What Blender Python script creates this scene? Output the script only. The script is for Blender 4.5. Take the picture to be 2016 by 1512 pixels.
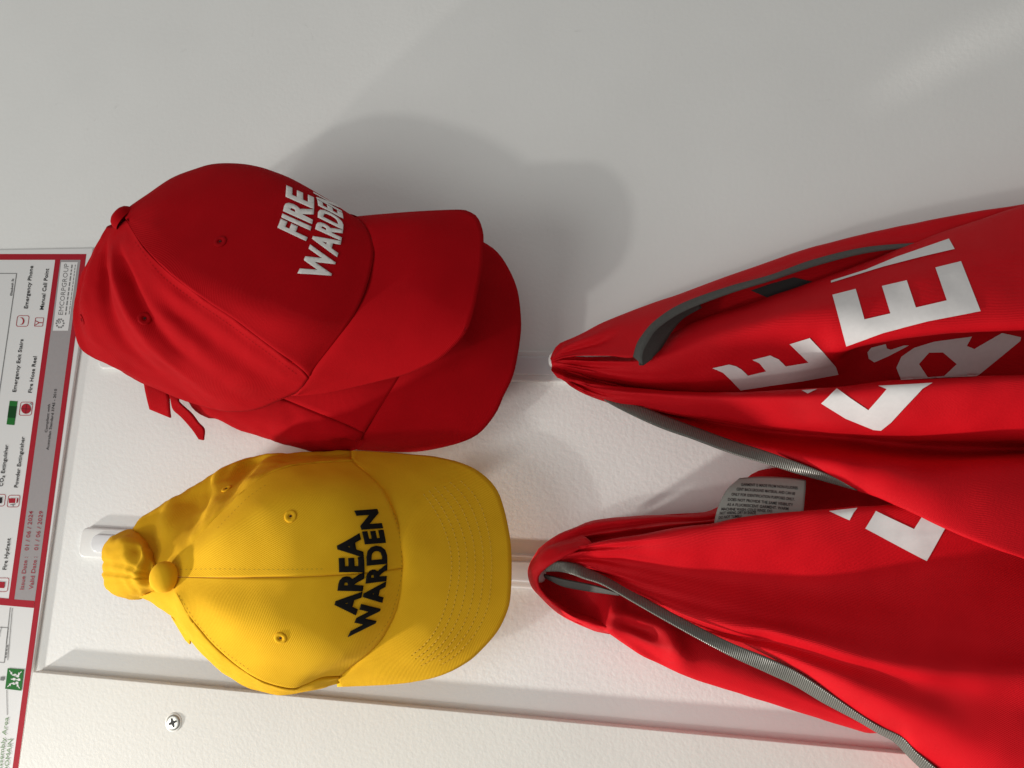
import bpy, bmesh, math, random
import numpy as np
from mathutils import Vector, Matrix, noise
from mathutils.bvhtree import BVHTree

random.seed(7)
for o in list(bpy.data.objects):
    bpy.data.objects.remove(o)
scene = bpy.context.scene
COL = scene.collection

# ------------------------------------------------------------------ camera
# World: the wall is the plane y = 0, Z is up, X is right; the phone was held sideways,
# so the picture's left is the world's up.
FPX, CX, CY = 1514.0, 1008.0, 756.0
xw = Vector((412.0, 8886.0, -1514.0)).normalized()
zw = Vector((-8328.0, 128.0, -1514.0))
zw = (zw - xw * zw.dot(xw)).normalized()
yw = zw.cross(xw).normalized()
R = Matrix((xw, yw, zw))                 # camera -> world
DIST = 0.66
CENTRE = Vector((0.0, 0.0, 1.60))
CAM = CENTRE - (R @ Vector((0, 0, -1))) * DIST
cam = bpy.data.cameras.new("camera")
cam_o = bpy.data.objects.new("camera", cam)
COL.objects.link(cam_o)
cam.sensor_fit = 'HORIZONTAL'
cam.sensor_width = 36.0
cam.lens = 36.0 * FPX / 2016.0
cam.clip_start = 0.01
cam.clip_end = 50.0
cam_o.matrix_world = Matrix.Translation(CAM) @ R.to_4x4()
scene.camera = cam_o
scene.render.resolution_x = 1024
scene.render.resolution_y = 768

# ------------------------------------------------------------------ light
world = bpy.data.worlds.new("World")
scene.world = world
world.use_nodes = True
bg = world.node_tree.nodes["Background"]
bg.inputs[0].default_value = (1.0, 0.99, 0.96, 1)
bg.inputs[1].default_value = 0.29


def lamp(name, loc, target, power, size, col):
    l = bpy.data.lights.new(name, 'AREA')
    l.shape = 'DISK'
    l.size = size
    l.energy = power
    l.color = col
    o = bpy.data.objects.new(name, l)
    COL.objects.link(o)
    o.location = loc
    d = (Vector(target) - Vector(loc)).normalized()
    o.rotation_euler = d.to_track_quat('-Z', 'Y').to_euler()
    return o


# downlight close to the wall (grazing, hard), and one further out in the room (softer)
sp = bpy.data.lights.new("downlight_by_wall", 'SPOT')
sp.energy = 255.0
sp.color = (1.0, 0.955, 0.89)
sp.shadow_soft_size = 0.038
sp.spot_size = math.radians(101)
sp.spot_blend = 1.0
sp_o = bpy.data.objects.new("downlight_by_wall", sp)
COL.objects.link(sp_o)
sp_o.location = (-1.08, -0.375, 3.22)
sp_o.rotation_euler = (0, 0, 0)
lamp("downlight_in_room", (-0.92, -1.30, 2.78), (0.0, 0.0, 1.6), 4.6, 0.10, (1.0, 0.98, 0.92))
lamp("soft_fill_light", (-0.9, -1.8, 3.1), (0.0, 0.0, 1.5), 16.0, 1.5, (0.98, 1.0, 0.965))  # added area lamp, broad soft fill from upper left; stands for no particular fixture

vs = scene.view_settings
vs.view_transform = 'Standard'
vs.look = 'None'
vs.exposure = 0.0
vs.gamma = 1.0
vs.use_curve_mapping = False


# ------------------------------------------------------------------ helpers
def ray(px, py):
    return R @ Vector(((px - CX) / FPX, -(py - CY) / FPX, -1.0))


def P(px, py, d):
    """point that stands d metres off the wall on the line of sight through a photo pixel"""
    r = ray(px, py)
    t = (-d - CAM.y) / r.y
    return CAM + r * t


def thing(name, label, cat, loc, group=None):
    o = bpy.data.objects.new(name, None)
    o.empty_display_size = 0.02
    COL.objects.link(o)
    o.location = loc
    o["label"] = label
    o["category"] = cat
    if group:
        o["group"] = group
    return o


def root_loc(o):
    v = Vector((0, 0, 0))
    while o is not None:
        v += o.location
        o = o.parent
    return v


def link(name, verts, faces, mat, parent=None, smooth=False, uvs=None, kind=None):
    off = root_loc(parent) if parent else Vector((0, 0, 0))
    me = bpy.data.meshes.new(name)
    me.from_pydata([tuple(Vector(v) - off) for v in verts], [], faces)
    if uvs is not None:
        ul = me.uv_layers.new(name="UVMap")
        for lp in me.loops:
            ul.data[lp.index].uv = uvs[lp.vertex_index]
    me.materials.append(mat)
    if smooth:
        me.polygons.foreach_set("use_smooth", [True] * len(me.polygons))
    me.update()
    o = bpy.data.objects.new(name, me)
    COL.objects.link(o)
    if parent:
        o.parent = parent
    if kind:
        o["kind"] = kind
    return o


def solid(o, t, offset=-1.0):
    m = o.modifiers.new("thickness", 'SOLIDIFY')
    m.thickness = t
    m.offset = offset
    m.use_even_offset = False
    return o


def crom(pts, ts):
    """Catmull-Rom through pts (n x k) at parameters ts (0..n-1)"""
    pts = np.asarray(pts, float)
    n = len(pts)
    if n == 2:
        return np.array([pts[0] * (1 - t) + pts[1] * t for t in ts])
    out = []
    for t in ts:
        i = min(int(t), n - 2)
        f = t - i
        p1, p2 = pts[i], pts[i + 1]
        p0 = pts[i - 1] if i > 0 else 2 * p1 - p2
        p3 = pts[i + 2] if i + 2 < n else 2 * p2 - p1
        out.append(0.5 * (2 * p1 + (p2 - p0) * f + (2 * p0 - 5 * p1 + 4 * p2 - p3) * f * f
                          + (3 * p1 - p0 - 3 * p2 + p3) * f ** 3))
    return np.array(out)


def resample(row, n, param='len'):
    pts = np.asarray(row, float)
    m = len(pts)
    dense = crom(pts, np.linspace(0, m - 1, 24 * (m - 1) + 1))
    if param == 'x':
        s = np.maximum.accumulate(dense[:, 0] + 1e-6 * np.arange(len(dense)))
    else:
        s = np.concatenate([[0], np.cumsum(np.linalg.norm(np.diff(dense[:, :2], axis=0), axis=1) + 1e-9)])
    s = (s - s[0]) / (s[-1] - s[0])
    u = np.linspace(0, 1, n)
    return np.stack([np.interp(u, s, dense[:, k]) for k in range(3)], axis=1)


class Loft:
    """surface through rows of (pixel x, pixel y, metres off the wall)"""

    def __init__(self, rows, nu=60, param='len'):
        self.g = np.array([resample(r, nu, param) for r in rows])     # rows x nu x 3
        self.nr = len(rows)
        self.nu = nu

    def grid(self, v0, v1, nv, edge=0.0):
        vs_ = np.linspace(v0, v1, nv)
        if edge:
            e = edge * (v1 - v0)
            vs_ = np.unique(np.concatenate([vs_, [v0 + e, v0 + 2 * e, v1 - e, v1 - 2 * e]]))
        rows = []
        for j in range(self.nu):
            rows.append(crom(self.g[:, j, :], vs_))
        a = np.array(rows)                                            # nu x nv x 3
        return [[P(*a[i, k]) for k in range(a.shape[1])] for i in range(a.shape[0])]


BVHS = {}


def sheet(name, grid, mat, parent, thick=0.0012, wrinkle=0.0, wscale=30.0, roll=0.0, seed=0.0, bvh=None, closed_u=False):
    nu, nv = len(grid), len(grid[0])
    V = [p.copy() for r in grid for p in r]

    def idx(i, k):
        return i * nv + k
    # normals
    N = []
    acc = 0.0
    for i in range(nu):
        for k in range(nv):
            a = V[idx(min(i + 1, nu - 1), k)] - V[idx(max(i - 1, 0), k)]
            b = V[idx(i, min(k + 1, nv - 1))] - V[idx(i, max(k - 1, 0))]
            n = a.cross(b)
            if n.length < 1e-14:
                n = Vector((0, -1, 0))
            N.append(n.normalized())
            acc += n.dot(CAM - V[idx(i, k)])
    flip = acc < 0
    if flip:
        N = [-n for n in N]
    if wrinkle:
        for q, p in enumerate(V):
            s = noise.noise(p * wscale + Vector((seed, seed * 2, 0))) + 0.5 * noise.noise(p * wscale * 2.3 + Vector((0, seed, 3)))
            V[q] = p + N[q] * (s * wrinkle)
    if roll:
        for i in range(nu):
            for k, f in ((0, 1.0), (1, 0.35), (nv - 1, 1.0), (nv - 2, 0.35)):
                V[idx(i, k)] -= N[idx(i, k)] * (roll * f)
    F = []
    for i in range(nu - 1):
        for k in range(nv - 1):
            q = (idx(i, k), idx(i + 1, k), idx(i + 1, k + 1), idx(i, k + 1))
            F.append(q[::-1] if flip else q)
    # uv in metres
    us = [0.0] * nu
    mid = nv // 2
    for i in range(1, nu):
        us[i] = us[i - 1] + (V[idx(i, mid)] - V[idx(i - 1, mid)]).length
    uv = []
    for i in range(nu):
        s = 0.0
        for k in range(nv):
            if k:
                s += (V[idx(i, k)] - V[idx(i, k - 1)]).length
            uv.append((us[i], s))
    o = link(name, V, F, mat, parent, True, uv)
    if thick:
        solid(o, thick)
    if bvh:
        BVHS.setdefault(bvh, [[], []])
        vv, ff = BVHS[bvh]
        b0 = len(vv)
        vv.extend(V)
        ff.extend([tuple(x + b0 for x in f) for f in F])
    return o


_trees = {}


def hit(key, px, py, lift=0.0004):
    if key not in _trees:
        _trees[key] = BVHTree.FromPolygons(*BVHS[key])
    d = ray(px, py).normalized()
    loc, n, i, dist = _trees[key].ray_cast(CAM, d)
    if loc is None:
        loc, n, i, dist = _trees[key].find_nearest(P(px, py, 0.08))
    if n.dot(d) > 0:
        n = -n
    return loc + n * lift, n


def fine_mesh(bm, maxlen):
    bmesh.ops.triangulate(bm, faces=bm.faces[:])
    for _ in range(6):
        es = [e for e in bm.edges if e.calc_length() > maxlen]
        if not es:
            break
        bmesh.ops.subdivide_edges(bm, edges=es, cuts=1)
        bmesh.ops.triangulate(bm, faces=[f for f in bm.faces if len(f.verts) > 3])


def bm_arrays(bm):
    bm.verts.ensure_lookup_table()
    bm.verts.index_update()
    return [v.co.copy() for v in bm.verts], [tuple(v.index for v in f.verts) for f in bm.faces]


def poly_bm(loops):
    """outer loop then holes -> triangulated bmesh in pixel space"""
    from mathutils.geometry import delaunay_2d_cdt
    vv, ee, ff = [], [], []
    for lp in loops:
        b = len(vv)
        vv += [Vector((p[0], p[1])) for p in lp]
        ee += [(b + i, b + (i + 1) % len(lp)) for i in range(len(lp))]
        ff.append(list(range(b, b + len(lp))))
    r = delaunay_2d_cdt(vv, ee, ff, 2 if len(loops) > 1 else 1, 1e-4)
    verts, faces, ofaces = r[0], r[2], r[5]
    bm = bmesh.new()
    bv = [bm.verts.new((v.x, v.y, 0)) for v in verts]
    for f, of in zip(faces, ofaces):
        if len(loops) > 1 and any(q > 0 for q in of):
            continue
        try:
            bm.faces.new([bv[i] for i in f])
        except ValueError:
            pass
    bmesh.ops.delete(bm, geom=[v for v in bm.verts if not v.link_faces], context='VERTS')
    return bm


def print_on(name, key, loops, mat, parent, lift=0.0005, maxlen=7.0, thick=0.0):
    """flat print laid on a cloth surface"""
    bm = poly_bm(loops)
    fine_mesh(bm, maxlen)
    v, f = bm_arrays(bm)
    bm.free()
    V = [hit(key, p.x, p.y, lift)[0] for p in v]
    o = link(name, V, f, mat, parent, True)
    orient(o)
    if thick:
        solid(o, thick)
    return o


def orient(o):
    """turn faces towards the camera side"""
    me = o.data
    bm = bmesh.new()
    bm.from_mesh(me)
    off = root_loc(o.parent) if o.parent else Vector((0, 0, 0))
    bm.normal_update()
    s = sum(f.normal.dot(CAM - off - f.calc_center_median()) * f.calc_area() for f in bm.faces)
    if s < 0:
        bmesh.ops.reverse_faces(bm, faces=bm.faces[:])
    bm.to_mesh(me)
    bm.free()


def text_bm(body, bold=0.0, spacing=1.0, res=3):
    c = bpy.data.curves.new("tmp_text", 'FONT')
    c.body = body
    c.size = 1.0
    c.offset = bold
    c.resolution_u = res
    c.space_character = spacing
    o = bpy.data.objects.new("tmp_text", c)
    COL.objects.link(o)
    dg = bpy.context.evaluated_depsgraph_get()
    me = bpy.data.meshes.new_from_object(o.evaluated_get(dg))
    bm = bmesh.new()
    bm.from_mesh(me)
    bpy.data.objects.remove(o)
    bpy.data.curves.remove(c)
    bpy.data.meshes.remove(me)
    bmesh.ops.remove_doubles(bm, verts=bm.verts[:], dist=1e-5)
    xs = [v.co.x for v in bm.verts]
    return bm, min(xs), max(xs)


def quad3(a, b, c, t):
    """parabola through a (t=0), b (t=.5), c (t=1)"""
    a, b, c = Vector(a), Vector(b), Vector(c)
    return a * (2 * (t - .5) * (t - 1)) + b * (4 * t * (1 - t)) + c * (2 * t * (t - .5))


def text_on(name, key, body, base, top, mat, parent, bold=0.03, spacing=1.05, cap=0.72, lift=0.0003, thick=0.0006, maxlen=0.12):
    """embroidered lettering: base/top are (start, middle, end) pixels of the letters' feet and heads"""
    bm, x0, x1 = text_bm(body, bold, spacing)
    fine_mesh(bm, maxlen)
    v, f = bm_arrays(bm)
    bm.free()
    V = []
    for p in v:
        t = (p.x - x0) / (x1 - x0)
        w = p.y / cap
        a = quad3(*base, t)
        b = quad3(*top, t)
        q = a.lerp(b, w)
        V.append(hit(key, q.x, q.y, lift + thick)[0])
    o = link(name, V, f, mat, parent, True)
    orient(o)
    solid(o, thick)
    return o


def sstep(a, b, x):
    t = min(1, max(0, (x - a) / (b - a)))
    return t * t * (3 - 2 * t)


# ------------------------------------------------------------------ materials
def mat_base(name, col, rough=0.6, metal=0.0, spec=0.4):
    m = bpy.data.materials.new(name)
    m.use_nodes = True
    nt = m.node_tree
    b = nt.nodes["Principled BSDF"]
    b.inputs["Base Color"].default_value = (*col, 1)
    b.inputs["Roughness"].default_value = rough
    b.inputs["Metallic"].default_value = metal
    b.inputs["Specular IOR Level"].default_value = spec
    return m, nt, b


def nd(nt, t, **kw):
    n = nt.nodes.new(t)
    for k, v in kw.items():
        setattr(n, k, v)
    return n


def fabric(name, col, dark, rough=0.75, weave=1400.0, wstr=0.25, sheen=0.25, translucent=0.0, var=0.5, angle=0.6, stretch=(1, 1)):
    m, nt, b = mat_base(name, col, rough, 0, 0.1)
    b.inputs["Sheen Weight"].default_value = sheen
    b.inputs["Sheen Roughness"].default_value = 0.4
    b.inputs["Sheen Tint"].default_value = (*[min(1, c * 1.1 + 0.05) for c in col], 1)
    L = nt.links.new
    uv = nd(nt, 'ShaderNodeUVMap')
    mp = nd(nt, 'ShaderNodeMapping')
    mp.inputs["Rotation"].default_value = (0, 0, angle)
    mp.inputs["Scale"].default_value = (stretch[0], stretch[1], 1)
    L(uv.outputs[0], mp.inputs[0])
    w = nd(nt, 'ShaderNodeTexWave', wave_type='BANDS', bands_direction='X', wave_profile='SIN')
    w.inputs["Scale"].default_value = weave / 6.28 * 1.0
    w.inputs["Distortion"].default_value = 1.5
    w.inputs["Detail"].default_value = 2
    w.inputs["Detail Scale"].default_value = 2
    L(mp.outputs[0], w.inputs[0])
    n1 = nd(nt, 'ShaderNodeTexNoise')
    n1.inputs["Scale"].default_value = 650
    n1.inputs["Detail"].default_value = 2
    L(mp.outputs[0], n1.inputs[0])
    mx = nd(nt, 'ShaderNodeMix', data_type='FLOAT')
    mx.inputs[0].default_value = 0.5
    L(w.outputs["Fac"], mx.inputs[2])
    L(n1.outputs["Fac"], mx.inputs[3])
    bp = nd(nt, 'ShaderNodeBump')
    bp.inputs["Strength"].default_value = wstr
    bp.inputs["Distance"].default_value = 0.0004
    L(mx.outputs[0], bp.inputs["Height"])
    L(bp.outputs[0], b.inputs["Normal"])
    # uneven dye and yarn
    n2 = nd(nt, 'ShaderNodeTexNoise')
    n2.inputs["Scale"].default_value = 45
    n2.inputs["Detail"].default_value = 5
    tc = nd(nt, 'ShaderNodeTexCoord')
    L(tc.outputs["Object"], n2.inputs[0])
    ad = nd(nt, 'ShaderNodeMath', operation='MULTIPLY_ADD')
    ad.inputs[1].default_value = 0.6
    L(mx.outputs[0], ad.inputs[0])
    L(n2.outputs["Fac"], ad.inputs[2])
    cr = nd(nt, 'ShaderNodeMapRange')
    cr.inputs[1].default_value = 0.3
    cr.inputs[2].default_value = 1.2
    L(ad.outputs[0], cr.inputs[0])
    mc = nd(nt, 'ShaderNodeMix', data_type='RGBA')
    mc.inputs[6].default_value = (*dark, 1)
    mc.inputs[7].default_value = (*col, 1)
    L(cr.outputs[0], mc.inputs[0])
    L(mc.outputs[2], b.inputs["Base Color"])
    if translucent:
        tr = nd(nt, 'ShaderNodeBsdfTranslucent')
        L(mc.outputs[2], tr.inputs[0])
        ms = nd(nt, 'ShaderNodeMixShader')
        ms.inputs[0].default_value = translucent
        L(b.outputs[0], ms.inputs[1])
        L(tr.outputs[0], ms.inputs[2])
        out = nt.nodes["Material Output"]
        L(ms.outputs[0], out.inputs[0])
    return m


def painted(name, col, scale=260.0, strength=0.35, dist=0.0006, rough=0.55):
    """rolled paint with an orange-peel skin"""
    m, nt, b = mat_base(name, col, rough, 0, 0.35)
    L = nt.links.new
    tc = nd(nt, 'ShaderNodeTexCoord')
    n1 = nd(nt, 'ShaderNodeTexNoise')
    n1.inputs["Scale"].default_value = scale
    n1.inputs["Detail"].default_value = 3
    n1.inputs["Roughness"].default_value = 0.55
    L(tc.outputs["Object"], n1.inputs[0])
    n2 = nd(nt, 'ShaderNodeTexNoise')
    n2.inputs["Scale"].default_value = scale / 12
    n2.inputs["Detail"].default_value = 3
    L(tc.outputs["Object"], n2.inputs[0])
    ad = nd(nt, 'ShaderNodeMath', operation='MULTIPLY_ADD')
    ad.inputs[1].default_value = 0.8
    L(n2.outputs["Fac"], ad.inputs[0])
    L(n1.outputs["Fac"], ad.inputs[2])
    bp = nd(nt, 'ShaderNodeBump')
    bp.inputs["Strength"].default_value = strength
    bp.inputs["Distance"].default_value = dist
    L(ad.outputs[0], bp.inputs["Height"])
    L(bp.outputs[0], b.inputs["Normal"])
    # faint scuffs and uneven paint
    n3 = nd(nt, 'ShaderNodeTexNoise')
    n3.inputs["Scale"].default_value = 9
    n3.inputs["Detail"].default_value = 6
    n3.inputs["Roughness"].default_value = 0.6
    L(tc.outputs["Object"], n3.inputs[0])
    mr = nd(nt, 'ShaderNodeMapRange')
    mr.inputs[1].default_value = 0.3
    mr.inputs[2].default_value = 0.7
    L(n3.outputs["Fac"], mr.inputs[0])
    mc = nd(nt, 'ShaderNodeMix', data_type='RGBA')
    mc.inputs[6].default_value = (*[c * 0.96 for c in col], 1)
    mc.inputs[7].default_value = (*col, 1)
    L(mr.outputs[0], mc.inputs[0])
    n4 = nd(nt, 'ShaderNodeTexNoise')
    n4.inputs["Scale"].default_value = 38
    n4.inputs["Detail"].default_value = 8
    n4.inputs["Roughness"].default_value = 0.7
    n4.inputs["Distortion"].default_value = 1.2
    L(tc.outputs["Object"], n4.inputs[0])
    m4 = nd(nt, 'ShaderNodeMapRange')
    m4.inputs[1].default_value = 0.66
    m4.inputs[2].default_value = 0.80
    m4.inputs[4].default_value = 0.35
    L(n4.outputs["Fac"], m4.inputs[0])
    md = nd(nt, 'ShaderNodeMix', data_type='RGBA')
    md.inputs[7].default_value = (0.42, 0.40, 0.37, 1)
    L(m4.outputs[0], md.inputs[0])
    L(mc.outputs[2], md.inputs[6])
    L(md.outputs[2], b.inputs["Base Color"])
    return m


def plain(name, col, rough=0.5, metal=0.0, spec=0.4, grain=0.04, scale=300):
    m, nt, b = mat_base(name, col, rough, metal, spec)
    L = nt.links.new
    tc = nd(nt, 'ShaderNodeTexCoord')
    n = nd(nt, 'ShaderNodeTexNoise')
    n.inputs["Scale"].default_value = scale
    n.inputs["Detail"].default_value = 3
    L(tc.outputs["Object"], n.inputs[0])
    mc = nd(nt, 'ShaderNodeMix', data_type='RGBA')
    mc.inputs[6].default_value = (*[c * (1 - 2 * grain) for c in col], 1)
    mc.inputs[7].default_value = (*[min(1, c * (1 + grain)) for c in col], 1)
    L(n.outputs["Fac"], mc.inputs[0])
    L(mc.outputs[2], b.inputs["Base Color"])
    return m


def tape_mat(name, col, metal=0.25, rough=0.38, ribs=900.0, wstr=0.5):
    m, nt, b = mat_base(name, col, rough, metal, 0.5)
    L = nt.links.new
    uv = nd(nt, 'ShaderNodeUVMap')
    w = nd(nt, 'ShaderNodeTexWave', wave_type='BANDS', bands_direction='X')
    w.inputs["Scale"].default_value = ribs / 6.28
    w.inputs["Distortion"].default_value = 0.6
    L(uv.outputs[0], w.inputs[0])
    bp = nd(nt, 'ShaderNodeBump')
    bp.inputs["Strength"].default_value = wstr
    bp.inputs["Distance"].default_value = 0.0006
    L(w.outputs["Fac"], bp.inputs["Height"])
    L(bp.outputs[0], b.inputs["Normal"])
    n = nd(nt, 'ShaderNodeTexNoise')
    n.inputs["Scale"].default_value = 500
    L(uv.outputs[0], n.inputs[0])
    mc = nd(nt, 'ShaderNodeMix', data_type='RGBA')
    mc.inputs[6].default_value = (*[c * 0.75 for c in col], 1)
    mc.inputs[7].default_value = (*[min(1, c * 1.2) for c in col], 1)
    L(n.outputs["Fac"], mc.inputs[0])
    L(mc.outputs[2], b.inputs["Base Color"])
    return m


M = {
    'wall': painted('wall_paint', (0.89, 0.885, 0.865), strength=0.42),
    'panel': painted('panel_paint', (0.83, 0.815, 0.77), scale=300, strength=0.3),
    'red_cap': fabric('red_cotton_twill', (0.43, 0.0014, 0.0055), (0.345, 0.001, 0.004), 0.9, 2100, 0.5, 0.0, 0.0),
    'yellow_cap': fabric('yellow_cotton_twill', (0.86, 0.485, 0.018), (0.74, 0.39, 0.011), 0.9, 2100, 0.5, 0.0, 0.0),
    'yellow_thin': fabric('yellow_cotton_unlined', (0.86, 0.485, 0.018), (0.74, 0.39, 0.011), 0.9, 2100, 0.5, 0.0, 0.12),
    'vest': fabric('red_polyester', (0.64, 0.0065, 0.0135), (0.53, 0.0045, 0.010), 0.55, 1900, 0.8, 0.0, 0.0, angle=1.2),
    'white_print': plain('white_vinyl_print', (0.74, 0.715, 0.71), 0.5),
    'tape': tape_mat('grey_reflective_tape', (0.15, 0.147, 0.13), 0.25, 0.34, 1500, 0.6),
    'tape_dark': tape_mat('charcoal_binding', (0.085, 0.082, 0.075), 0.1, 0.6, 2500, 0.4),
    'white_thread': fabric('white_embroidery', (0.82, 0.80, 0.77), (0.70, 0.68, 0.65), 0.7, 7000, 0.5, 0.2),
    'black_thread': fabric('black_embroidery', (0.012, 0.011, 0.011), (0.006, 0.006, 0.006), 0.7, 7000, 0.6, 0.05),
    'yellow_thread': plain('yellow_thread', (0.90, 0.58, 0.06), 0.6),
    'yellow_hole': plain('stitch_hole', (0.34, 0.16, 0.006), 0.9),
    'red_thread': plain('red_thread', (0.36, 0.0012, 0.005), 0.85, 0, 0.1),
    'dark_hole': plain('eyelet_hole', (0.03, 0.004, 0.003), 0.9),
    'hook': plain('white_hook_plastic', (0.80, 0.79, 0.77), 0.28, 0, 0.5, 0.01),
    'hook_insert': plain('hook_insert_plastic', (0.74, 0.74, 0.75), 0.2, 0, 0.5, 0.01),
    'steel': plain('screw_steel', (0.55, 0.54, 0.50), 0.35, 0.85, 0.5, 0.1),
    'recess': plain('screw_recess', (0.03, 0.03, 0.03), 0.6, 0.4),
    'board': plain('plan_board_white', (0.74, 0.735, 0.73), 0.5, 0, 0.3, 0.01),
    'plan_red': plain('plan_red_ink', (0.40, 0.016, 0.03), 0.7, 0, 0.12),
    'plan_grey': plain('plan_grey_ink', (0.36, 0.335, 0.34), 0.7, 0, 0.12),
    'plan_black': plain('plan_black_ink', (0.02, 0.02, 0.022), 0.7, 0, 0.12),
    'plan_midgrey': plain('plan_midgrey_ink', (0.22, 0.22, 0.22), 0.7, 0, 0.12),
    'plan_green': plain('plan_green_ink', (0.02, 0.16, 0.03), 0.7, 0, 0.12),
    'plan_lightgreen': plain('plan_pale_green_ink', (0.22, 0.34, 0.19), 0.7, 0, 0.12),
    'plan_rose': plain('plan_rose_ink', (0.38, 0.06, 0.08), 0.7, 0, 0.12),
    'tag': plain('care_tag_satin', (0.30, 0.30, 0.275), 0.4),
    'tag_ink': plain('care_tag_ink', (0.03, 0.028, 0.028), 0.6),
}


def box(name, lo, hi, mat, parent=None, bevel=0.0):
    (x0, y0, z0), (x1, y1, z1) = lo, hi
    V = [(x0, y0, z0), (x1, y0, z0), (x1, y1, z0), (x0, y1, z0), (x0, y0, z1), (x1, y0, z1), (x1, y1, z1), (x0, y1, z1)]
    F = [(0, 3, 2, 1), (4, 5, 6, 7), (0, 1, 5, 4), (1, 2, 6, 5), (2, 3, 7, 6), (3, 0, 4, 7)]
    o = link(name, V, F, mat, parent)
    if bevel:
        b = o.modifiers.new("bevel", 'BEVEL')
        b.width = bevel
        b.segments = 3
    return o


# ------------------------------------------------------------------ the setting
wall = box('wall', (-3.0, 0.0, 0.0), (3.0, 0.12, 3.2), M['wall'])
wall["kind"] = "structure"
PANEL_D = 0.0095
px_edge = P(900, 1401, PANEL_D).x
panel = box('wall_panel', (px_edge - 1.2, -PANEL_D, 0.0), (px_edge, -0.0002, P(63.5, 1330, PANEL_D).z), M['panel'], None, 0.0006)
panel["kind"] = "structure"

# screw in the panel
sc = P(342, 1422, PANEL_D)
scr = thing('screw', 'countersunk cross-head steel screw sunk in the painted white panel', 'screw', sc)


def disc_profile(name, centre, nrm, prof, mat, parent, seg=40):
    """lathe: prof = list of (radius, height along nrm)"""
    n = Vector(nrm).normalized()
    a = n.cross(Vector((0.3, 0.2, 1))).normalized()
    b = n.cross(a)
    V, F = [], []
    for r, h in prof:
        for k in range(seg):
            t = 2 * math.pi * k / seg
            V.append(centre + n * h + (a * math.cos(t) + b * math.sin(t)) * r)
    for i in range(len(prof) - 1):
        for k in range(seg):
            k2 = (k + 1) % seg
            F.append((i * seg + k, i * seg + k2, (i + 1) * seg + k2, (i + 1) * seg + k))
    if prof[-1][0] > 0:
        F.append(tuple((len(prof) - 1) * seg + k for k in range(seg)))
    o = link(name, V, F, mat, parent, True)
    me = o.data
    bm = bmesh.new()
    bm.from_mesh(me)
    bmesh.ops.recalc_face_normals(bm, faces=bm.faces[:])
    bm.to_mesh(me)
    bm.free()
    orient_dir(o, n)
    return o


def orient_dir(o, n):
    me = o.data
    bm = bmesh.new()
    bm.from_mesh(me)
    bm.normal_update()
    if sum(f.normal.dot(n) * f.calc_area() for f in bm.faces) < 0:
        bmesh.ops.reverse_faces(bm, faces=bm.faces[:])
    bm.to_mesh(me)
    bm.free()


OUT = Vector((0, -1, 0))
disc_profile('countersink', sc, OUT, [(0.0078, 0.0001), (0.0072, 0.0006), (0.0064, 0.0006)], M['panel'], scr)
disc_profile('head', sc, OUT, [(0.0064, 0.0004), (0.0062, 0.0010), (0.0050, 0.0014), (0.0030, 0.0015)], M['steel'], scr)
for k in range(2):
    t = math.radians(25 + 90 * k)
    a = Vector((math.cos(t), 0, math.sin(t)))
    b = Vector((-math.sin(t), 0, math.cos(t)))
    c0 = sc + OUT * 0.0017
    V = [c0 + a * 0.0038 + b * 0.0007, c0 - a * 0.0038 + b * 0.0007, c0 - a * 0.0038 - b * 0.0007, c0 + a * 0.0038 - b * 0.0007]
    mid = [c0 + a * 0.001 + b * 0.0012, c0 - a * 0.001 + b * 0.0012, c0 - a * 0.001 - b * 0.0012, c0 + a * 0.001 - b * 0.0012]
    V = [V[0], mid[0], mid[1], V[1], V[2], mid[2], mid[3], V[3]]
    o = link('cross_slot', [v + OUT * (0.00006 * k) for v in V], [tuple(range(8))], M['recess'], scr)
    orient_dir(o, OUT)

# ------------------------------------------------------------------ evacuation plan
PD = 0.0032
cor = P(183, 488, PD)
plan = thing('evacuation_plan', 'white evacuation diagram board with dark red border and legend above the caps', 'sign',
             Vector((cor.x - 0.3, -PD, cor.z)))
box('board', (cor.x - 0.75, -PD, cor.z), (cor.x, -0.0002, cor.z + 0.50), M['board'], plan, 0.0008)


def flat(name, loops, mat, layer=1, holes=True):
    if not isinstance(loops[0][0], (tuple, list)):
        loops = [loops]
    bm = poly_bm(loops)
    v, f = bm_arrays(bm)
    bm.free()
    o = link(name, [P(p.x, p.y, PD + 0.00015 * layer) for p in v], f, mat, plan)
    orient(o)
    return o


def ptext(name, body, a, b, h, mat, layer=3, bold=0.012):
    bm, x0, x1 = text_bm(body, bold, 1.0, 2)
    v, f = bm_arrays(bm)
    bm.free()
    A = Vector(a)
    B = Vector(b)
    up = Vector((-1.0, -0.08))
    o = link(name, [P(*(A.lerp(B, (p.x - x0) / (x1 - x0)) + up * (p.y / 0.72 * h)), PD + 0.00015 * layer) for p in v], f, mat, plan)
    orient(o)
    return o


def lerp2(a, b, t):
    return (a[0] + (b[0] - a[0]) * t, a[1] + (b[1] - a[1]) * t)


def ext(a, b, x):
    """point on line a-b with given pixel y"""
    t = (x - a[1]) / (b[1] - a[1])
    return lerp2(a, b, t)


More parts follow.
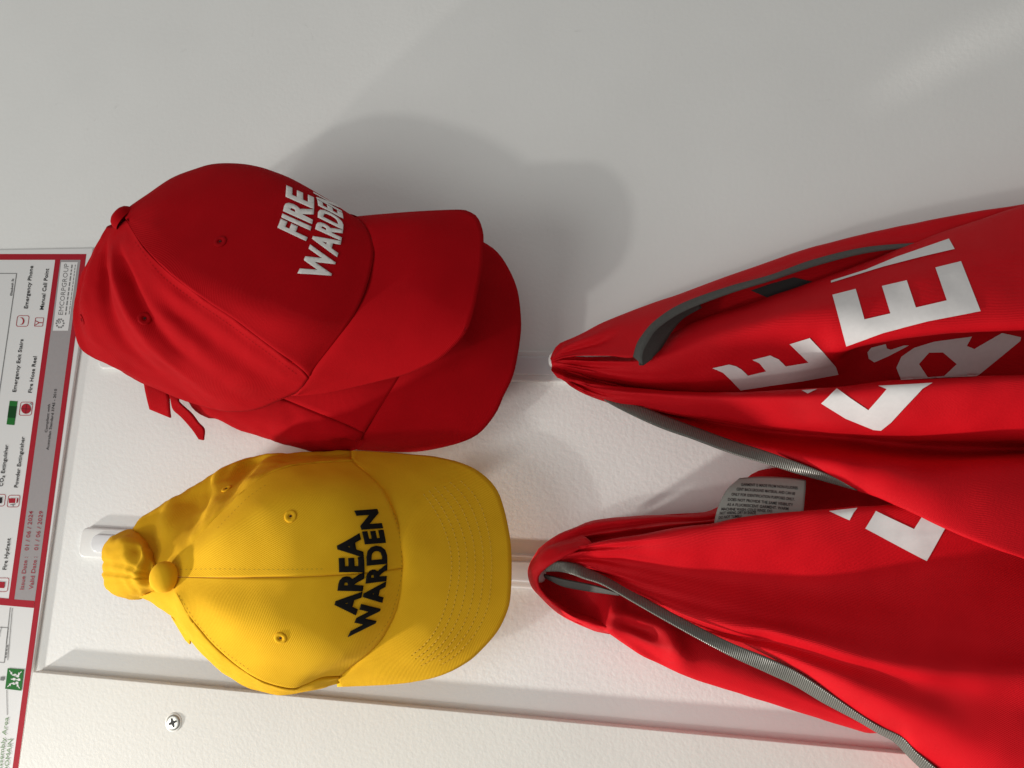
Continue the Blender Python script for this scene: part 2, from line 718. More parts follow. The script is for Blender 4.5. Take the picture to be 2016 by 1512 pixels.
oR = ((170, 500), (36, 1512))
iR = ((159, 511.6), (24.5, 1512))
bL0 = ((108.5, 511.6), (17, 1178.6))
bL1 = ((119, 511.6), (28, 1180))
LEFT = -420
flat('border_strip', [(LEFT, 500), (170, 500), (158.5, 511.6), (LEFT, 511.6)], M['plan_red'])
flat('border_strip', [(170, 500), ext(*oR, 900), ext(*oR, 1820), ext(*iR, 1820), ext(*iR, 900), (158.5, 511.6)], M['plan_red'])
flat('border_strip', [bL0[0], bL1[0], bL1[1], bL0[1]], M['plan_red'], 1.5)
flat('border_strip', [(LEFT, 1141), (17, 1178.6), (28, 1180), (68.3, 1183), (66.5, 1197), (0, 1191), (LEFT, 1153)], M['plan_red'], 1.7)
flat('legend_footer', [bL1[0], (158.5, 511.6), ext(*iR, 850), (68.3, 1183), bL1[1]], M['plan_grey'], 1.2)
flat('logo_box', [(120.5, 516), (153, 516), (134, 651), (104, 651)], M['board'], 2)
# logo: a ring of round figures
for k in range(10):
    t = 2 * math.pi * k / 10
    c = (118 + 7.2 * math.cos(t), 636.5 + 8.2 * math.sin(t))
    flat('logo_dot', [(c[0] + 1.9 * math.cos(q * math.pi / 4), c[1] + 1.9 * math.sin(q * math.pi / 4)) for q in range(8)], M['plan_midgrey'], 3)
flat('logo_ring', [[(116.5 + 3 * math.cos(q * math.pi / 6), 634 + 3 * math.sin(q * math.pi / 6)) for q in range(12)],
                   [(116.5 + 1.7 * math.cos(q * math.pi / 6), 634 + 1.7 * math.sin(q * math.pi / 6)) for q in range(12)]], M['plan_midgrey'], 3)
ptext('logo_lettering', 'EMCORPGROUP', (123.4, 620), (135.6, 519.5), 9.5, M['plan_midgrey'], 3, 0.0)
# unreadable small print under the logo and on the map: fine dashes
def small_print(a, b, h, n, seed):
    rnd = random.Random(seed)
    t = 0.0
    while t < 1.0:
        e = min(1.0, t + rnd.uniform(.5, 1.3) / n)
        p, q = lerp2(a, b, t), lerp2(a, b, e)
        flat('small_print', [p, q, (q[0] - h, q[1]), (p[0] - h, p[1])], M['plan_midgrey'], 3)
        t = e + .25 / n


small_print((130, 620), (143, 521), 2.4, 12, 1)
small_print((136.5, 619), (149, 521), 1.4, 16, 2)
K = M['plan_black']
ptext('legend_lettering', 'Emergency Phone', (54, 607.6), (65, 523.5), 7.5, K)
ptext('legend_lettering', 'Manual Call Point', (85, 610), (96, 529), 7.5, K)
ptext('legend_lettering', 'Emergency Exit Stairs', (31, 772), (45.5, 668), 7.2, K)
ptext('legend_lettering', 'Fire Hose Reel', (62, 773.5), (72, 702), 7.5, K)
ptext('legend_lettering', 'CO\u2082 Extinguisher', (5, 958), (16, 875.6), 7.5, K)
ptext('legend_lettering', 'Powder Extinguisher', (34.4, 960), (48.4, 860), 7.5, K)
ptext('legend_lettering', 'Fire Hydrant', (12, 1122), (20.6, 1060), 7.8, K)
ptext('date_lettering', 'Issue Date :   01 / 06 / 2024', (46.3, 1161), (65, 1006.5), 8.2, M['plan_rose'], 3, 0.006)
ptext('date_lettering', 'Valid Date :   01 / 06 / 2029', (64.3, 1161), (84.7, 1006.5), 8.2, M['plan_rose'], 3, 0.006)
ptext('small_lettering', 'Compliant with', (92.5, 851.6), (98.6, 796), 5, M['plan_black'], 3, 0.006)
ptext('small_lettering', 'Australian Standard 3745 - 2010', (95.5, 886), (111.8, 766), 5, M['plan_black'], 3, 0.006)
ptext('small_lettering', 'Elizabeth St', (23.5, 582), (27, 548.6), 4.2, M['plan_black'])
ptext('assembly_lettering', 'Assembly Area', (2, 1522), (16.5, 1412.6), 9, M['plan_lightgreen'], 3, 0.0)
ptext('assembly_lettering', 'DOMAIN', (15, 1521), (24.6, 1455.7), 9, M['plan_lightgreen'], 3, 0.0)
# thin drawing lines
for a, b, w in [((-300, 538), (32.5, 538.3), 0.7), ((32.5, 538), (0, 762), 0.7), ((0, 762), (-60, 1170), 0.7),
                ((20, 1196), (12, 1268), 0.6), ((24, 1197), (15, 1300), 0.5), ((-60, 1232), (16, 1236), 0.6), ((16, 1236), (8, 1305), 0.6),
                ((-60, 1298), (8, 1305), 0.5), ((13, 1358), (14, 1408), 0.5), ((-3, 1255), (3, 1234), 0.5), ((-40, 1250), (0, 1253), 0.5)]:
    n = Vector((b[1] - a[1], a[0] - b[0])).normalized() * w
    flat('drawing_line', [(a[0] + n.x, a[1] + n.y), (b[0] + n.x, b[1] + n.y), (b[0] - n.x, b[1] - n.y), (a[0] - n.x, a[1] - n.y)], M['plan_midgrey'], 2)
small_print((12, 1296), (15.5, 1270), 2.6, 4, 3)
flat('map_marker', [(1, 1332), (8.5, 1333), (7.5, 1340.5), (0, 1339.5)], M['plan_midgrey'], 3)


def rrect(cx, cy, w, h, r, n=5, shear=-0.14):
    pts = []
    for qx, qy, a0 in ((1, 1, 0), (-1, 1, 90), (-1, -1, 180), (1, -1, 270)):
        for k in range(n + 1):
            a = math.radians(a0 + 90 * k / n)
            x = qx * (w / 2 - r) + r * math.cos(a)
            y = qy * (h / 2 - r) + r * math.sin(a)
            pts.append((cx + x + y * shear, cy + y))
    return pts


def icon(cx, cy, w, h, r=4.5, line=1.0):
    flat('icon_frame', [rrect(cx, cy, w, h, r), rrect(cx, cy, w - 2 * line, h - 2 * line, r - line)], M['plan_red'], 2.2)


icon(44.4, 632, 24, 22)
# telephone handset
arc = []
for k in range(9):
    t = math.radians(-55 + 110 * k / 8)
    arc.append((40.5 + 9 * math.cos(t) - 2, 632 - 8.5 * math.sin(t)))
arc2 = [(p[0] - (2.6 if 0 < i < 8 else 5.5), p[1]) for i, p in enumerate(arc)]
flat('handset_symbol', arc + arc2[::-1], M['plan_red'], 3)
icon(76.7, 634, 17, 17.5, 1.5)
flat('call_point_symbol', [(70, 631), (77, 634.5), (84.5, 635), (84.5, 636.3), (77, 636), (69, 641), (68.4, 640), (75.5, 635.4), (69.4, 632)], M['plan_red'], 3)
flat('stairs_symbol', [(19, 789), (34.4, 790), (28, 837), (12.7, 835.6)], M['plan_green'], 2)
flat('stairs_band', [(17.4, 799), (33.2, 800), (30.0, 823), (14.4, 822)], M['plan_black'], 2.4).data.materials[0] = plain('plan_dark_green', (0.008, 0.06, 0.014), 0.7, 0, 0.12)
icon(51, 804.7, 25, 27)
flat('hose_reel_symbol', [(51 + 9.5 * math.cos(q * math.pi / 12), 804.7 + 10 * math.sin(q * math.pi / 12)) for q in range(24)], M['plan_red'], 3)
flat('hose_nozzle_symbol', [(57, 795.5), (61, 792.5), (62.5, 797), (61, 797.5), (60.3, 795)], M['plan_midgrey'], 3)
flat('reel_spoke', [(42.5, 804.2), (59.8, 805), (59.7, 805.8), (42.4, 805)], K, 3.4)
flat('reel_spoke', [(51.6, 795.8), (52.4, 796), (50.8, 814), (50, 814)], K, 3.5)
icon(-1, 985, 22, 24)
flat('extinguisher_symbol', [(-8, 980), (4, 979), (3.2, 991), (-8, 991)], K, 3)
icon(26.5, 986.7, 24, 24)
flat('extinguisher_symbol', [(17, 981), (35.5, 981), (34.3, 990), (17.5, 990.5)], M['plan_red'], 3)
flat('extinguisher_band', [(31, 980.4), (33, 980.4), (32, 990.8), (30, 990.8)], M['board'], 3.5)
flat('extinguisher_hose_symbol', [(20, 993), (30, 991.5), (30, 993), (26, 994), (27, 997), (25, 997), (24.5, 994.4), (20, 994.6)], M['plan_midgrey'], 3)
icon(4, 1151.5, 25, 28)
flat('hydrant_symbol', [(-8, 1145), (9.5, 1146), (8, 1158), (-9, 1157)], M['plan_red'], 3)
# assembly point sign
S4 = [(15, 1315.5), (47, 1318), (42, 1360), (10, 1356)]
flat('assembly_sign', S4, M['plan_green'], 3)


def s4(u, v):
    a = lerp2(S4[0], S4[1], u)
    b = lerp2(S4[3], S4[2], u)
    return lerp2(a, b, v)


for (u, v) in ((.42, .5), (.62, .34), (.62, .66), (.72, .5), (.45, .3), (.45, .7)):
    c = s4(u, v)
    flat('people_symbol', [(c[0] + dx, c[1] + dy) for dx, dy in ((-5, -1), (-4, 1), (-2, .8), (1, 2.6), (4.5, 2), (4.5, -2), (1, -2.6), (-2, -.8))], M['board'], 3.5)
for (u, v, su, sv) in ((.14, .12, 1, 1), (.86, .12, -1, 1), (.14, .88, 1, -1), (.86, .88, -1, -1)):
    pts = [(u, v), (u + .16 * su, v + .03 * sv), (u + .12 * su, v + .08 * sv), (u + .1 * su, v + .14 * sv), (u + .03 * su, v + .16 * sv)]
    pts = [(u - .03 * su, v), (u + .09 * su, v + .1 * sv), (u + .05 * su, v + .14 * sv), (u + .19 * su, v + .17 * sv), (u + .16 * su, v + .02 * sv), (u + .12 * su, v + .07 * sv), (u, v - .03 * sv)]
    flat('arrow_symbol', [s4(*q) for q in pts], M['board'], 3.5)

# ------------------------------------------------------------------ hooks


def rounded_outline(w, h, r, n=8):
    pts = []
    for qx, qz, a0 in ((1, 1, 0), (-1, 1, 90), (-1, -1, 180), (1, -1, 270)):
        for k in range(n + 1):
            a = math.radians(a0 + 90 * k / n)
            pts.append((qx * (w / 2 - r) + r * math.cos(a), qz * (h / 2 - r) + r * math.sin(a)))
    return pts


def slab(name, c, w, h, r, y0, y1, mat, parent, bevel=0.001):
    pts = rounded_outline(w, h, r)
    n = len(pts)
    V = [(c.x + x, -y0, c.z + z) for x, z in pts] + [(c.x + x, -y1, c.z + z) for x, z in pts]
    F = [tuple(range(n)), tuple(range(2 * n - 1, n - 1, -1))]
    for k in range(n):
        k2 = (k + 1) % n
        F.append((k, n + k, n + k2, k2))
    o = link(name, V, F, mat, parent)
    bm = bmesh.new()
    bm.from_mesh(o.data)
    bmesh.ops.recalc_face_normals(bm, faces=bm.faces[:])
    bm.to_mesh(o.data)
    bm.free()
    b = o.modifiers.new("bevel", 'BEVEL')
    b.width = bevel
    b.segments = 3
    b.limit_method = 'ANGLE'
    b.angle_limit = math.radians(40)
    for p in o.data.polygons:
        p.use_smooth = True
    return o


def make_hook(px_top, py, label, width=0.027, height=0.078, short=False):
    top = P(px_top, py, 0.004)
    c = Vector((top.x, 0, top.z - height / 2))
    t = thing('adhesive_hook', label, 'hook', Vector((c.x, 0, c.z)), 'white plastic hooks stuck on the wall')
    slab('base_plate', c, width, height, 0.007, 0.0002, 0.0055, M['hook'], t, 0.0018)
    slab('cover_insert', c + Vector((0, 0, -0.002)), 0.016, 0.056, 0.0075, 0.0050, 0.0072, M['hook_insert'], t, 0.0012)
    # curved hook arm: swept oval, out from the plate and up
    path = [(0.006, -0.026), (0.014, -0.031), (0.022, -0.031), (0.028, -0.026), (0.0305, -0.018), (0.031, -0.012)]
    if short:
        path = [(0.006, -0.026), (0.014, -0.031), (0.022, -0.031), (0.027, -0.028), (0.029, -0.024), (0.0295, -0.021)]
    pts = crom(np.array(path), np.linspace(0, len(path) - 1, 26))
    V, F = [], []
    seg = 14
    for i, (y, z) in enumerate(pts):
        a = pts[max(i - 1, 0)]
        b = pts[min(i + 1, len(pts) - 1)]
        tan = Vector((0, -(b[0] - a[0]), b[1] - a[1])).normalized()
        nn = Vector((1, 0, 0)).cross(tan)
        s = 1.0 if i < len(pts) - 3 else (0.92, 0.75, 0.35)[i - len(pts) + 3]
        for k in range(seg):
            q = 2 * math.pi * k / seg
            V.append(Vector((c.x, -y, c.z + z)) + Vector((1, 0, 0)) * (0.0065 * s * math.cos(q)) + nn * (0.0026 * s * math.sin(q)))
    for i in range(len(pts) - 1):
        for k in range(seg):
            k2 = (k + 1) % seg
            F.append((i * seg + k, i * seg + k2, (i + 1) * seg + k2, (i + 1) * seg + k))
    F.append(tuple(range(seg)))
    F.append(tuple((len(pts) - 1) * seg + k for k in range(seg)))
    o = link('hook_arm', V, F, M['hook'], t, True)
    bm = bmesh.new()
    bm.from_mesh(o.data)
    bmesh.ops.recalc_face_normals(bm, faces=bm.faces[:])
    bm.to_mesh(o.data)
    bm.free()
    return t


make_hook(158, 1067, 'white plastic hook under the back of the yellow cap')
make_hook(197, 699, 'white plastic hook mostly hidden behind the two red caps')
make_hook(972, 720, 'white plastic hook below the red caps, holding up a red vest')
make_hook(908, 1117, 'white plastic hook below the yellow cap, holding up a red vest', short=True)

# ------------------------------------------------------------------ cap pieces


def frame_of(n):
    n = Vector(n).normalized()
    a = n.cross(Vector((0.31, 0.17, 0.93))).normalized()
    return n, a, n.cross(a)


def button(centre, n, r, mat, parent):
    return disc_profile('top_button', centre, n, [(r * 0.98, -0.25 * r), (r, 0.0), (r * 0.96, 0.22 * r), (r * 0.82, 0.42 * r), (r * 0.6, 0.56 * r), (r * 0.32, 0.64 * r), (0.0, 0.66 * r)], mat, parent, 36)


def eyelet(key, px, py, r, mat, parent):
    c, n = hit(key, px, py, 0.0002)
    n, a, b = frame_of(n)
    seg, sg2 = 28, 8
    V, F = [], []
    for k in range(seg):
        t = 2 * math.pi * k / seg
        d = a * math.cos(t) + b * math.sin(t)
        rr = r * (1 + 0.05 * math.sin(9 * t))
        for j in range(sg2):
            q = 2 * math.pi * j / sg2
            V.append(c + d * (rr + 0.48 * r * math.cos(q)) + n * (0.20 * r * math.sin(q)))
    for k in range(seg):
        for j in range(sg2):
            k2, j2 = (k + 1) % seg, (j + 1) % sg2
            F.append((k * sg2 + j, k2 * sg2 + j, k2 * sg2 + j2, k * sg2 + j2))
    e = link('eyelet', V, F, mat, parent, True)
    V = [c + n * 0.0001 + (a * math.cos(2 * math.pi * k / 16) + b * math.sin(2 * math.pi * k / 16)) * r * 0.30 for k in range(16)]
    h = link('eyelet_hole', V, [tuple(range(16))], M['dark_hole'], e)
    orient_dir(h, n)
    return e


def stitches(name, key, lines, mat, parent, dash=6.0, gap=5.0, w=0.00035, h=0.0003, jitter=0.6):
    """rows of small thread dashes laid on a cloth surface along pixel polylines"""
    V, F = [], []
    rnd = random.Random(3)
    for ln in lines:
        L = resample([(p[0], p[1], 0) for p in ln], 400)
        s = np.concatenate([[0], np.cumsum(np.linalg.norm(np.diff(L[:, :2], axis=0), axis=1))])
        t = 0.0
        while t + dash < s[-1]:
            ends = []
            for q in (t, t + dash):
                ends.append(hit(key, np.interp(q, s, L[:, 0]) + rnd.uniform(-.15, .15), np.interp(q, s, L[:, 1]) + rnd.uniform(-.15, .15), 0.0))
            (p0, n0), (p1, n1) = ends
            t += dash + gap + rnd.uniform(-jitter, jitter)
            tan = (p1 - p0)
            if tan.length > 0.008 or tan.length < 1e-5:
                continue
            side = tan.cross(n0).normalized() * w
            m = (p0 + p1) / 2 + n0 * h
            b = len(V)
            V += [p0 + side * .6, p0 - side * .6, m + side * .7 + tan * .2, m - side * .7 + tan * .2, m + side * .7 - tan * .2, m - side * .7 - tan * .2, p1 + side * .6, p1 - side * .6, m + side, m - side]
            F += [(b, b + 1, b + 5, b + 4), (b + 4, b + 5, b + 3, b + 2), (b + 2, b + 3, b + 7, b + 6), (b, b + 4, b + 8), (b + 1, b + 9, b + 5)]
    o = link(name, V, F, mat, parent, False, None, 'stuff')
    orient(o)
    return o


# ---- rear red cap -------------------------------------------------
rc = thing('baseball_cap', 'red cap hung behind the FIRE WARDEN cap, only its brim and one side showing', 'cap', P(280, 700, 0.0), 'warden caps')
k1 = [(262, 520, .04), (420, 470, .055), (600, 480, .06), (740, 520, .055), (830, 560, .05)]
k2 = [(262, 560, .05), (420, 600, .07), (600, 640, .078), (750, 670, .074), (838, 655, .068)]
k3 = [(265, 600, .05), (400, 715, .052), (500, 762, .055), (568, 790, .057), (619, 811, .058), (678, 835, .056), (716, 853, .052)]
k4 = [(265, 620, .045), (400, 785, .04), (487, 832, .040), (560, 850, .044), (640, 866, .046), (712, 868, .045)]
k5 = [(262, 640, .035), (385, 806, .027), (436, 830, .026), (487, 850, .024), (547, 871, .024), (606, 887, .026), (655, 890, .028), (708, 884, .032)]
k6 = [(262, 640, .02), (400, 790, .010), (500, 830, .008), (600, 850, .008), (700, 850, .010)]
lf = Loft([k1, k2, k3, k4, k5, k6], 56)
sheet('front_panel', lf.grid(0, 2, 24, .02), M['red_cap'], rc, 0.0012, 0.0, roll=0.0012, bvh='rear')
sheet('side_panel', lf.grid(2, 5, 26, .02), M['red_cap'], rc, 0.0012, 0.0022, 45, roll=0.0012, bvh='rear', seed=4)
bs = [(815, 520, .052), (838, 600, .064), (838, 655, .068), (826, 705, .068), (809, 737, .066), (783, 776, .062), (759, 808, .058), (738, 832, .054), (714, 858, .048), (700, 884, .036)]
bo = [(880, 440, .036), (940, 470, .040), (976, 493, .042), (1000, 526, .044), (1018, 568, .046), (1025, 615, .048), (1025, 660, .050), (1012, 734, .050), (991, 781, .046), (976, 814, .041),
      (946, 851, .034), (911, 870, .029), (857, 884, .025), (812, 890, .023), (753, 889, .024), (704, 886, .028)]
bm_ = [(860, 480, .045), (930, 560, .058), (938, 640, .064), (930, 700, .064), (910, 760, .058), (880, 808, .052), (830, 845, .046), (760, 868, .042), (702, 884, .034)]
bt = [(p[0] - 45, p[1] - 14, p[2] - .012) for p in bs]
lb = Loft([bt, bs, bm_, bo], 60)
sheet('brim', lb.grid(0, 3, 30), M['red_cap'], rc, 0.0030, bvh='rearbrim')
# adjuster strap tails hanging out of the back of the caps
rcs = [[(284, 745, .030), (330, 772, .034)], [(283, 756, .030), (332, 786, .034)], [(288, 782, .028), (333, 806, .031)], [(294, 806, .024), (335, 823, .026)]]
sheet('adjuster_strap', Loft(rcs, 8).grid(0, 3, 12), M['red_cap'], rc, 0.0014)
rcs = [[(330, 770, .034), (352, 780, .036)], [(335, 786, .034), (352, 793, .037)], [(340, 806, .032), (376, 815, .036)], [(357, 822, .031), (390, 834, .034)], [(378, 846, .030), (401, 846, .032)], [(391, 865, .028), (400, 867, .028)]]
sheet('strap_tail', Loft(rcs, 8).grid(0, 5, 20), M['red_cap'], rc, 0.0016)

# ---- front red cap ------------------------------------------------
fc = thing('baseball_cap', 'red cap with white embroidered FIRE WARDEN lettering and a rounded top button', 'cap', P(300, 600, 0.0), 'warden caps')
m0 = [(240, 432, .095), (330, 400, .070), (430, 380, .060), (540, 400, .060), (620, 430, .068), (680, 460, .080)]
m1 = [(236, 420, .119), (258, 404, .116), (294, 380, .112), (338, 350.6, .108), (383, 333, .105), (428, 322, .103), (493, 325, .102), (547, 342, .102), (591, 362, .103), (636, 389, .104), (675, 416, .106), (691, 427, .106)]
m2 = [(240, 421, .122), (300, 395, .127), (380, 366, .126), (460, 358, .125), (561, 378, .124), (650, 415, .121), (720, 447, .115)]
m3 = [(243, 425, .124), (300, 437, .136), (380, 452, .140), (460, 468, .141), (560, 488, .139), (660, 500, .131), (735, 505, .120)]
m4 = [(246, 430, .125), (300, 470, .141), (400, 532, .149), (500, 584, .148), (600, 618, .141), (700, 615, .125)]
m5 = [(249, 434, .126), (279, 481.5, .141), (323.5, 529, .148), (368, 565, .150), (413, 597.6, .148), (457, 627, .144), (517, 672, .134), (561.5, 705, .122), (590, 725, .112), (608, 745, .100)]
m6 = [(240, 438, .122), (268, 505, .138), (325, 585, .140), (415, 662, .128), (505, 730, .108), (578, 776, .082)]
m7 = [(231, 441, .118), (250, 520, .132), (288, 615, .130), (350, 695, .112), (420, 760, .088), (487, 810, .062)]
m8 = [(222, 444, .115), (216, 520, .120), (232, 610, .118), (275, 685, .101), (340, 742, .076), (412, 804, .050)]
m9 = [(215, 446, .112), (184, 530, .105), (178, 610, .098), (200, 672, .083), (250, 724, .061), (316, 770, .044)]
m10 = [(210, 446, .108), (183, 493.5, .098), (160, 538, .088), (146, 583, .080), (143, 627, .073), (148, 659, .065), (158, 686, .057), (180, 702, .05), (210, 712, .044), (240, 732, .040)]
m11 = [(226, 440, .09), (215, 500, .06), (195, 570, .045), (188, 620, .038), (200, 660, .032), (240, 700, .028)]
lf = Loft([m0, m1, m2, m3, m4, m5], 70)
sheet('front_panel', lf.grid(0, 5, 44, .006), M['red_cap'], fc, 0.0012, 0.0004, 25, roll=0.0013, bvh='red')


def crease(g, amp=1.0):
    return g


lfs = Loft([m5, m6, m7, m8, m9, m10, m11], 70)
g = lfs.grid(0, 6, 70, .006)
# soft slack folds of the unstiffened side panels, fanning out from the button
nu, nv = len(g), len(g[0])
for i in range(nu):
    u = i / (nu - 1)
    for k in range(nv):
        v = k / (nv - 1) * 6
        f = 0.0
        for (vc, wd, am, sl, ua, ub) in ((2.15, .22, -.0075, .55, .06, .75), (2.70, .20, .0055, .45, .06, .9), (3.40, .20, -.0085, .30, .04, .8),
                                         (4.1, .28, .0040, .1, .1, 1.0), (4.6, .22, -.0045, .0, .1, .9), (1.25, .30, -.0040, .35, .25, 1.0), (1.75, .25, .0025, .4, .3, 1.0), (.45, .22, -.0028, .05, .2, .97)):
            c = vc - sl * (u - .3)
            f += am * math.exp(-((v - c) / wd) ** 2) * sstep(ua, ua + .2, u) * (1 - sstep(ub - .2, ub + .02, u) * .8)
        g[i][k] += Vector((0, -1, 0)) * f
sheet('side_panel', g, M['red_cap'], fc, 0.0012, 0.0007, 60, roll=0.0013, bvh='red', seed=2)
bs = [(688, 428, .105), (704, 433, .109), (720, 447, .114), (732, 474, .118), (735, 505, .119), (726, 540, .121), (705, 603, .124), (684.5, 648, .121), (658, 687, .115), (625, 725, .106), (604, 750, .096), (582, 779, .080)]
bo = [(690, 427, .104), (753, 421, .101), (827, 415.5, .098), (902, 412.5, .095), (922.6, 416, .095), (940.5, 428, .096), (951, 456, .100), (952, 486, .104), (949, 527, .108), (940.5, 575, .110), (932, 613, .110), (921, 648, .108), (902, 674, .105), (869, 704, .100), (827, 726, .095), (797, 738, .092), (738, 753, .087), (678, 767, .083), (634, 775.5, .081), (584, 780, .079)]
bm_ = [(690, 427, .105), (740, 430, .109), (790, 435, .111), (830, 450, .113), (846, 485, .116), (848, 525, .119), (838, 580, .121), (818, 630, .118), (785, 675, .112), (740, 715, .104), (690, 742, .095), (640, 762, .088), (583, 779.5, .079)]
bt = [(p[0] - 14, p[1], p[2] - .012) for p in bs]
lb = Loft([bt, bs, bm_, bo], 80)
sheet('brim', lb.grid(0, 3, 34), M['red_cap'], fc, 0.0030, bvh='redbrim')
n_btn = Vector((0.55, -0.45, 0.72))
button(P(242, 429, .1185), n_btn, 0.0106, M['red_cap'], fc)
eyelet('red', 433.6, 475.6, 0.0034, M['red_thread'], fc)
eyelet('red', 285, 627, 0.0034, M['red_thread'], fc)
eyelet('red', 162, 629, 0.0030, M['red_thread'], fc)
text_on('embroidered_lettering', 'red', 'FIRE', ((599.7, 474), (613, 434), (615, 389)), ((547, 449), (559.5, 410), (564, 366)), M['white_thread'], fc, 0.040, 1.10)
text_on('embroidered_lettering', 'red', 'WARDEN', ((643, 558), (672, 460), (665, 407)), ((586, 539), (624, 437), (616, 379)), M['white_thread'], fc, 0.036, 1.08)
stitches('seam_stitching', 'red', [[(266, 476), (312, 536), (360, 576), (450, 638), (510, 682), (556, 716), (590, 741)], [(600, 757), (575, 783), (540, 798), (495, 808)]], M['red_thread'], fc, 5, 3)

# ---- yellow cap ---------------------------------------------------
yc = thing('baseball_cap', 'yellow cap with black embroidered AREA WARDEN lettering and row-stitched brim', 'cap', P(250, 1110, 0.0), 'warden caps')
YM = M['yellow_cap']
y1 = [(328, 1124, 0.1052), (345, 1104, 0.1082), (378, 1067, 0.112), (416, 1025.5, 0.112), (450, 992, 0.111), (478, 966, 0.109), (517, 936, 0.104), (561, 918, 0.097), (606, 911, 0.088), (650, 908, 0.08), (694, 906, 0.0692)]
y2 = [(326, 1129, 0.1052), (350, 1116, 0.1112), (430, 1062, 0.126), (520, 1012, 0.13), (610, 985, 0.125), (690, 972, 0.112), (760, 975, 0.0912)]
y3 = [(324, 1136, .104), (350, 1136, .112), (430, 1137, .126), (500, 1137, .132), (580, 1136, .133), (660, 1132, .127), (730, 1127, .116), (802, 1118, .098)]
y4 = [(326, 1142, 0.1067), (346, 1151, 0.1127), (420, 1195, 0.131), (510, 1235, 0.137), (600, 1256, 0.131), (690, 1262, 0.116), (756, 1250, 0.0937)]
y5 = [(328, 1148, 0.1063), (338, 1160, 0.1093), (352, 1180, 0.119), (377, 1222, 0.121), (422, 1275.5, 0.12), (472, 1317, 0.114), (517, 1344, 0.107), (570, 1358, 0.097), (600, 1350, 0.09), (632, 1337, 0.084), (668, 1334, 0.0713)]
lf = Loft([y1, y2, y3, y4, y5], 64)
sheet('front_panel', lf.grid(0, 2, 30, .012), YM, yc, 0.0012, 0.0005, 28, roll=0.0010, bvh='yel', seed=1)
sheet('front_panel', lf.grid(2, 4, 30, .012), YM, yc, 0.0012, 0.0005, 28, roll=0.0010, bvh='yel', seed=9)
# lower side panel folded back behind the front seam
z0 = [(300, 1164, .096)] + y5[1:]
zt = [(p[0] + 6, p[1] - 12, p[2] - .010) for p in z0]
z1 = [(285, 1172, 0.0862), (332, 1190, 0.0992), (362, 1232, 0.105), (402, 1284, 0.104), (458, 1330, 0.099), (510, 1354, 0.092), (560, 1364, 0.084), (610, 1358, 0.077), (640, 1346, 0.073), (668, 1338, 0.0662)]
z2 = [(272, 1174, .066), (297, 1186, .070), (326, 1207, .076), (350, 1228, .080), (386, 1275.5, .086), (422, 1311, .087), (457, 1338, .086), (502, 1359, .082), (547, 1368, .077), (600, 1364, .070), (640, 1354, .066), (670, 1346, .061)]
z3 = [(285, 1165, .045), (330, 1195, .048), (400, 1260, .040), (480, 1320, .032), (560, 1338, .026), (665, 1330, .022)]
lz = Loft([zt, z0, z1, z2], 64)
sheet('side_panel', lz.grid(0, 3, 30, .01), M['yellow_thin'], yc, 0.0012, 0.0009, 70, roll=0.0010, bvh='yel2', seed=5)
# upper side panel (slack, creased)
a0 = [(306, 1116, .098)] + y1[1:]
at = [(p[0] + 6, p[1] + 12, p[2] - .010) for p in a0]
a1 = [(300, 1095, .086), (345, 1050, .094), (392, 1010, .094), (445, 965, .089), (500, 928, .082), (560, 909, .073), (625, 903, .062), (694, 900, .052)]
a2 = [(285, 1070, .074), (330, 1015, .073), (385, 978, .070), (440, 940, .064), (500, 912, .058), (570, 899, .054), (694, 895, .046)]
a3 = [(262, 1040, .060), (279, 1019.5, .060), (320, 990, .060), (368, 966, .058), (413, 936, .054), (457, 915.5, .050), (502, 898, .046), (560, 892.5, .043), (619, 889, .041), (692, 887, .038)]
a4 = [(285, 1055, .030), (350, 1000, .026), (450, 940, .022), (550, 910, .020), (680, 905, .020)]
la = Loft([at, a0, a1, a2, a3, a4], 64)
g = la.grid(0, 5, 54, .008)
nu, nv = len(g), len(g[0])
for i in range(nu):
    u = i / (nu - 1)
    for k in range(nv):
        v = k / (nv - 1) * 5 - 1
        f = 0.0
        for (uc, su, vc, wd, am) in ((.30, .08, 1.4, .7, -.009), (.42, .06, 2.2, .7, .008), (.55, .07, 1.6, .8, -.010), (.68, .07, 1.6, .6, .006), (.16, .06, 1.8, .6, .006), (.62, .05, 2.6, .4, .005), (.49, .025, 2.0, .8, .004), (.36, .022, 1.8, .7, -.004), (.80, .05, 1.2, .6, -.004)):
            uu = u - .07 * (v - 2)
            f += am * math.exp(-((uu - uc) / su) ** 2 - ((v - vc) / wd) ** 2)
        g[i][k] += Vector((0, -1, 0)) * f
sheet('side_panel', g, M['yellow_thin'], yc, 0.0008, 0.0014, 60, roll=0.0010, bvh='yel2', seed=6)
# back of the crown, bunched over the hook
h0 = [(310, 1106, .092), (290, 1068, .084), (262, 1043, .070), (246, 1046, .046)]
h1 = [(306, 1114, .102), (285, 1082, .103), (250, 1058, .096), (220, 1058, .078), (212, 1062, .040)]
h2 = [(304, 1126, .106), (278, 1104, .111), (242, 1086, .106), (206, 1082, .082), (202, 1084, .038)]
h3 = [(303, 1138, .103), (275, 1130, .113), (238, 1120, .106), (203, 1114, .080), (201, 1114, .034)]
h4 = [(304, 1148, .105), (278, 1148, .110), (242, 1150, .105), (206, 1148, .081), (203, 1146, .038)]
h5 = [(306, 1158, .101), (288, 1162, .100), (256, 1172, .092), (224, 1170, .074), (217, 1166, .040)]
h6 = [(310, 1164, .088), (296, 1172, .076), (272, 1178, .060), (252, 1178, .040)]
ht0 = [(325, 1112, .072), (304, 1072, .058), (276, 1046, .044), (262, 1048, .028)]
ht1 = [(325, 1160, .072), (308, 1172, .058), (284, 1176, .044), (264, 1174, .028)]
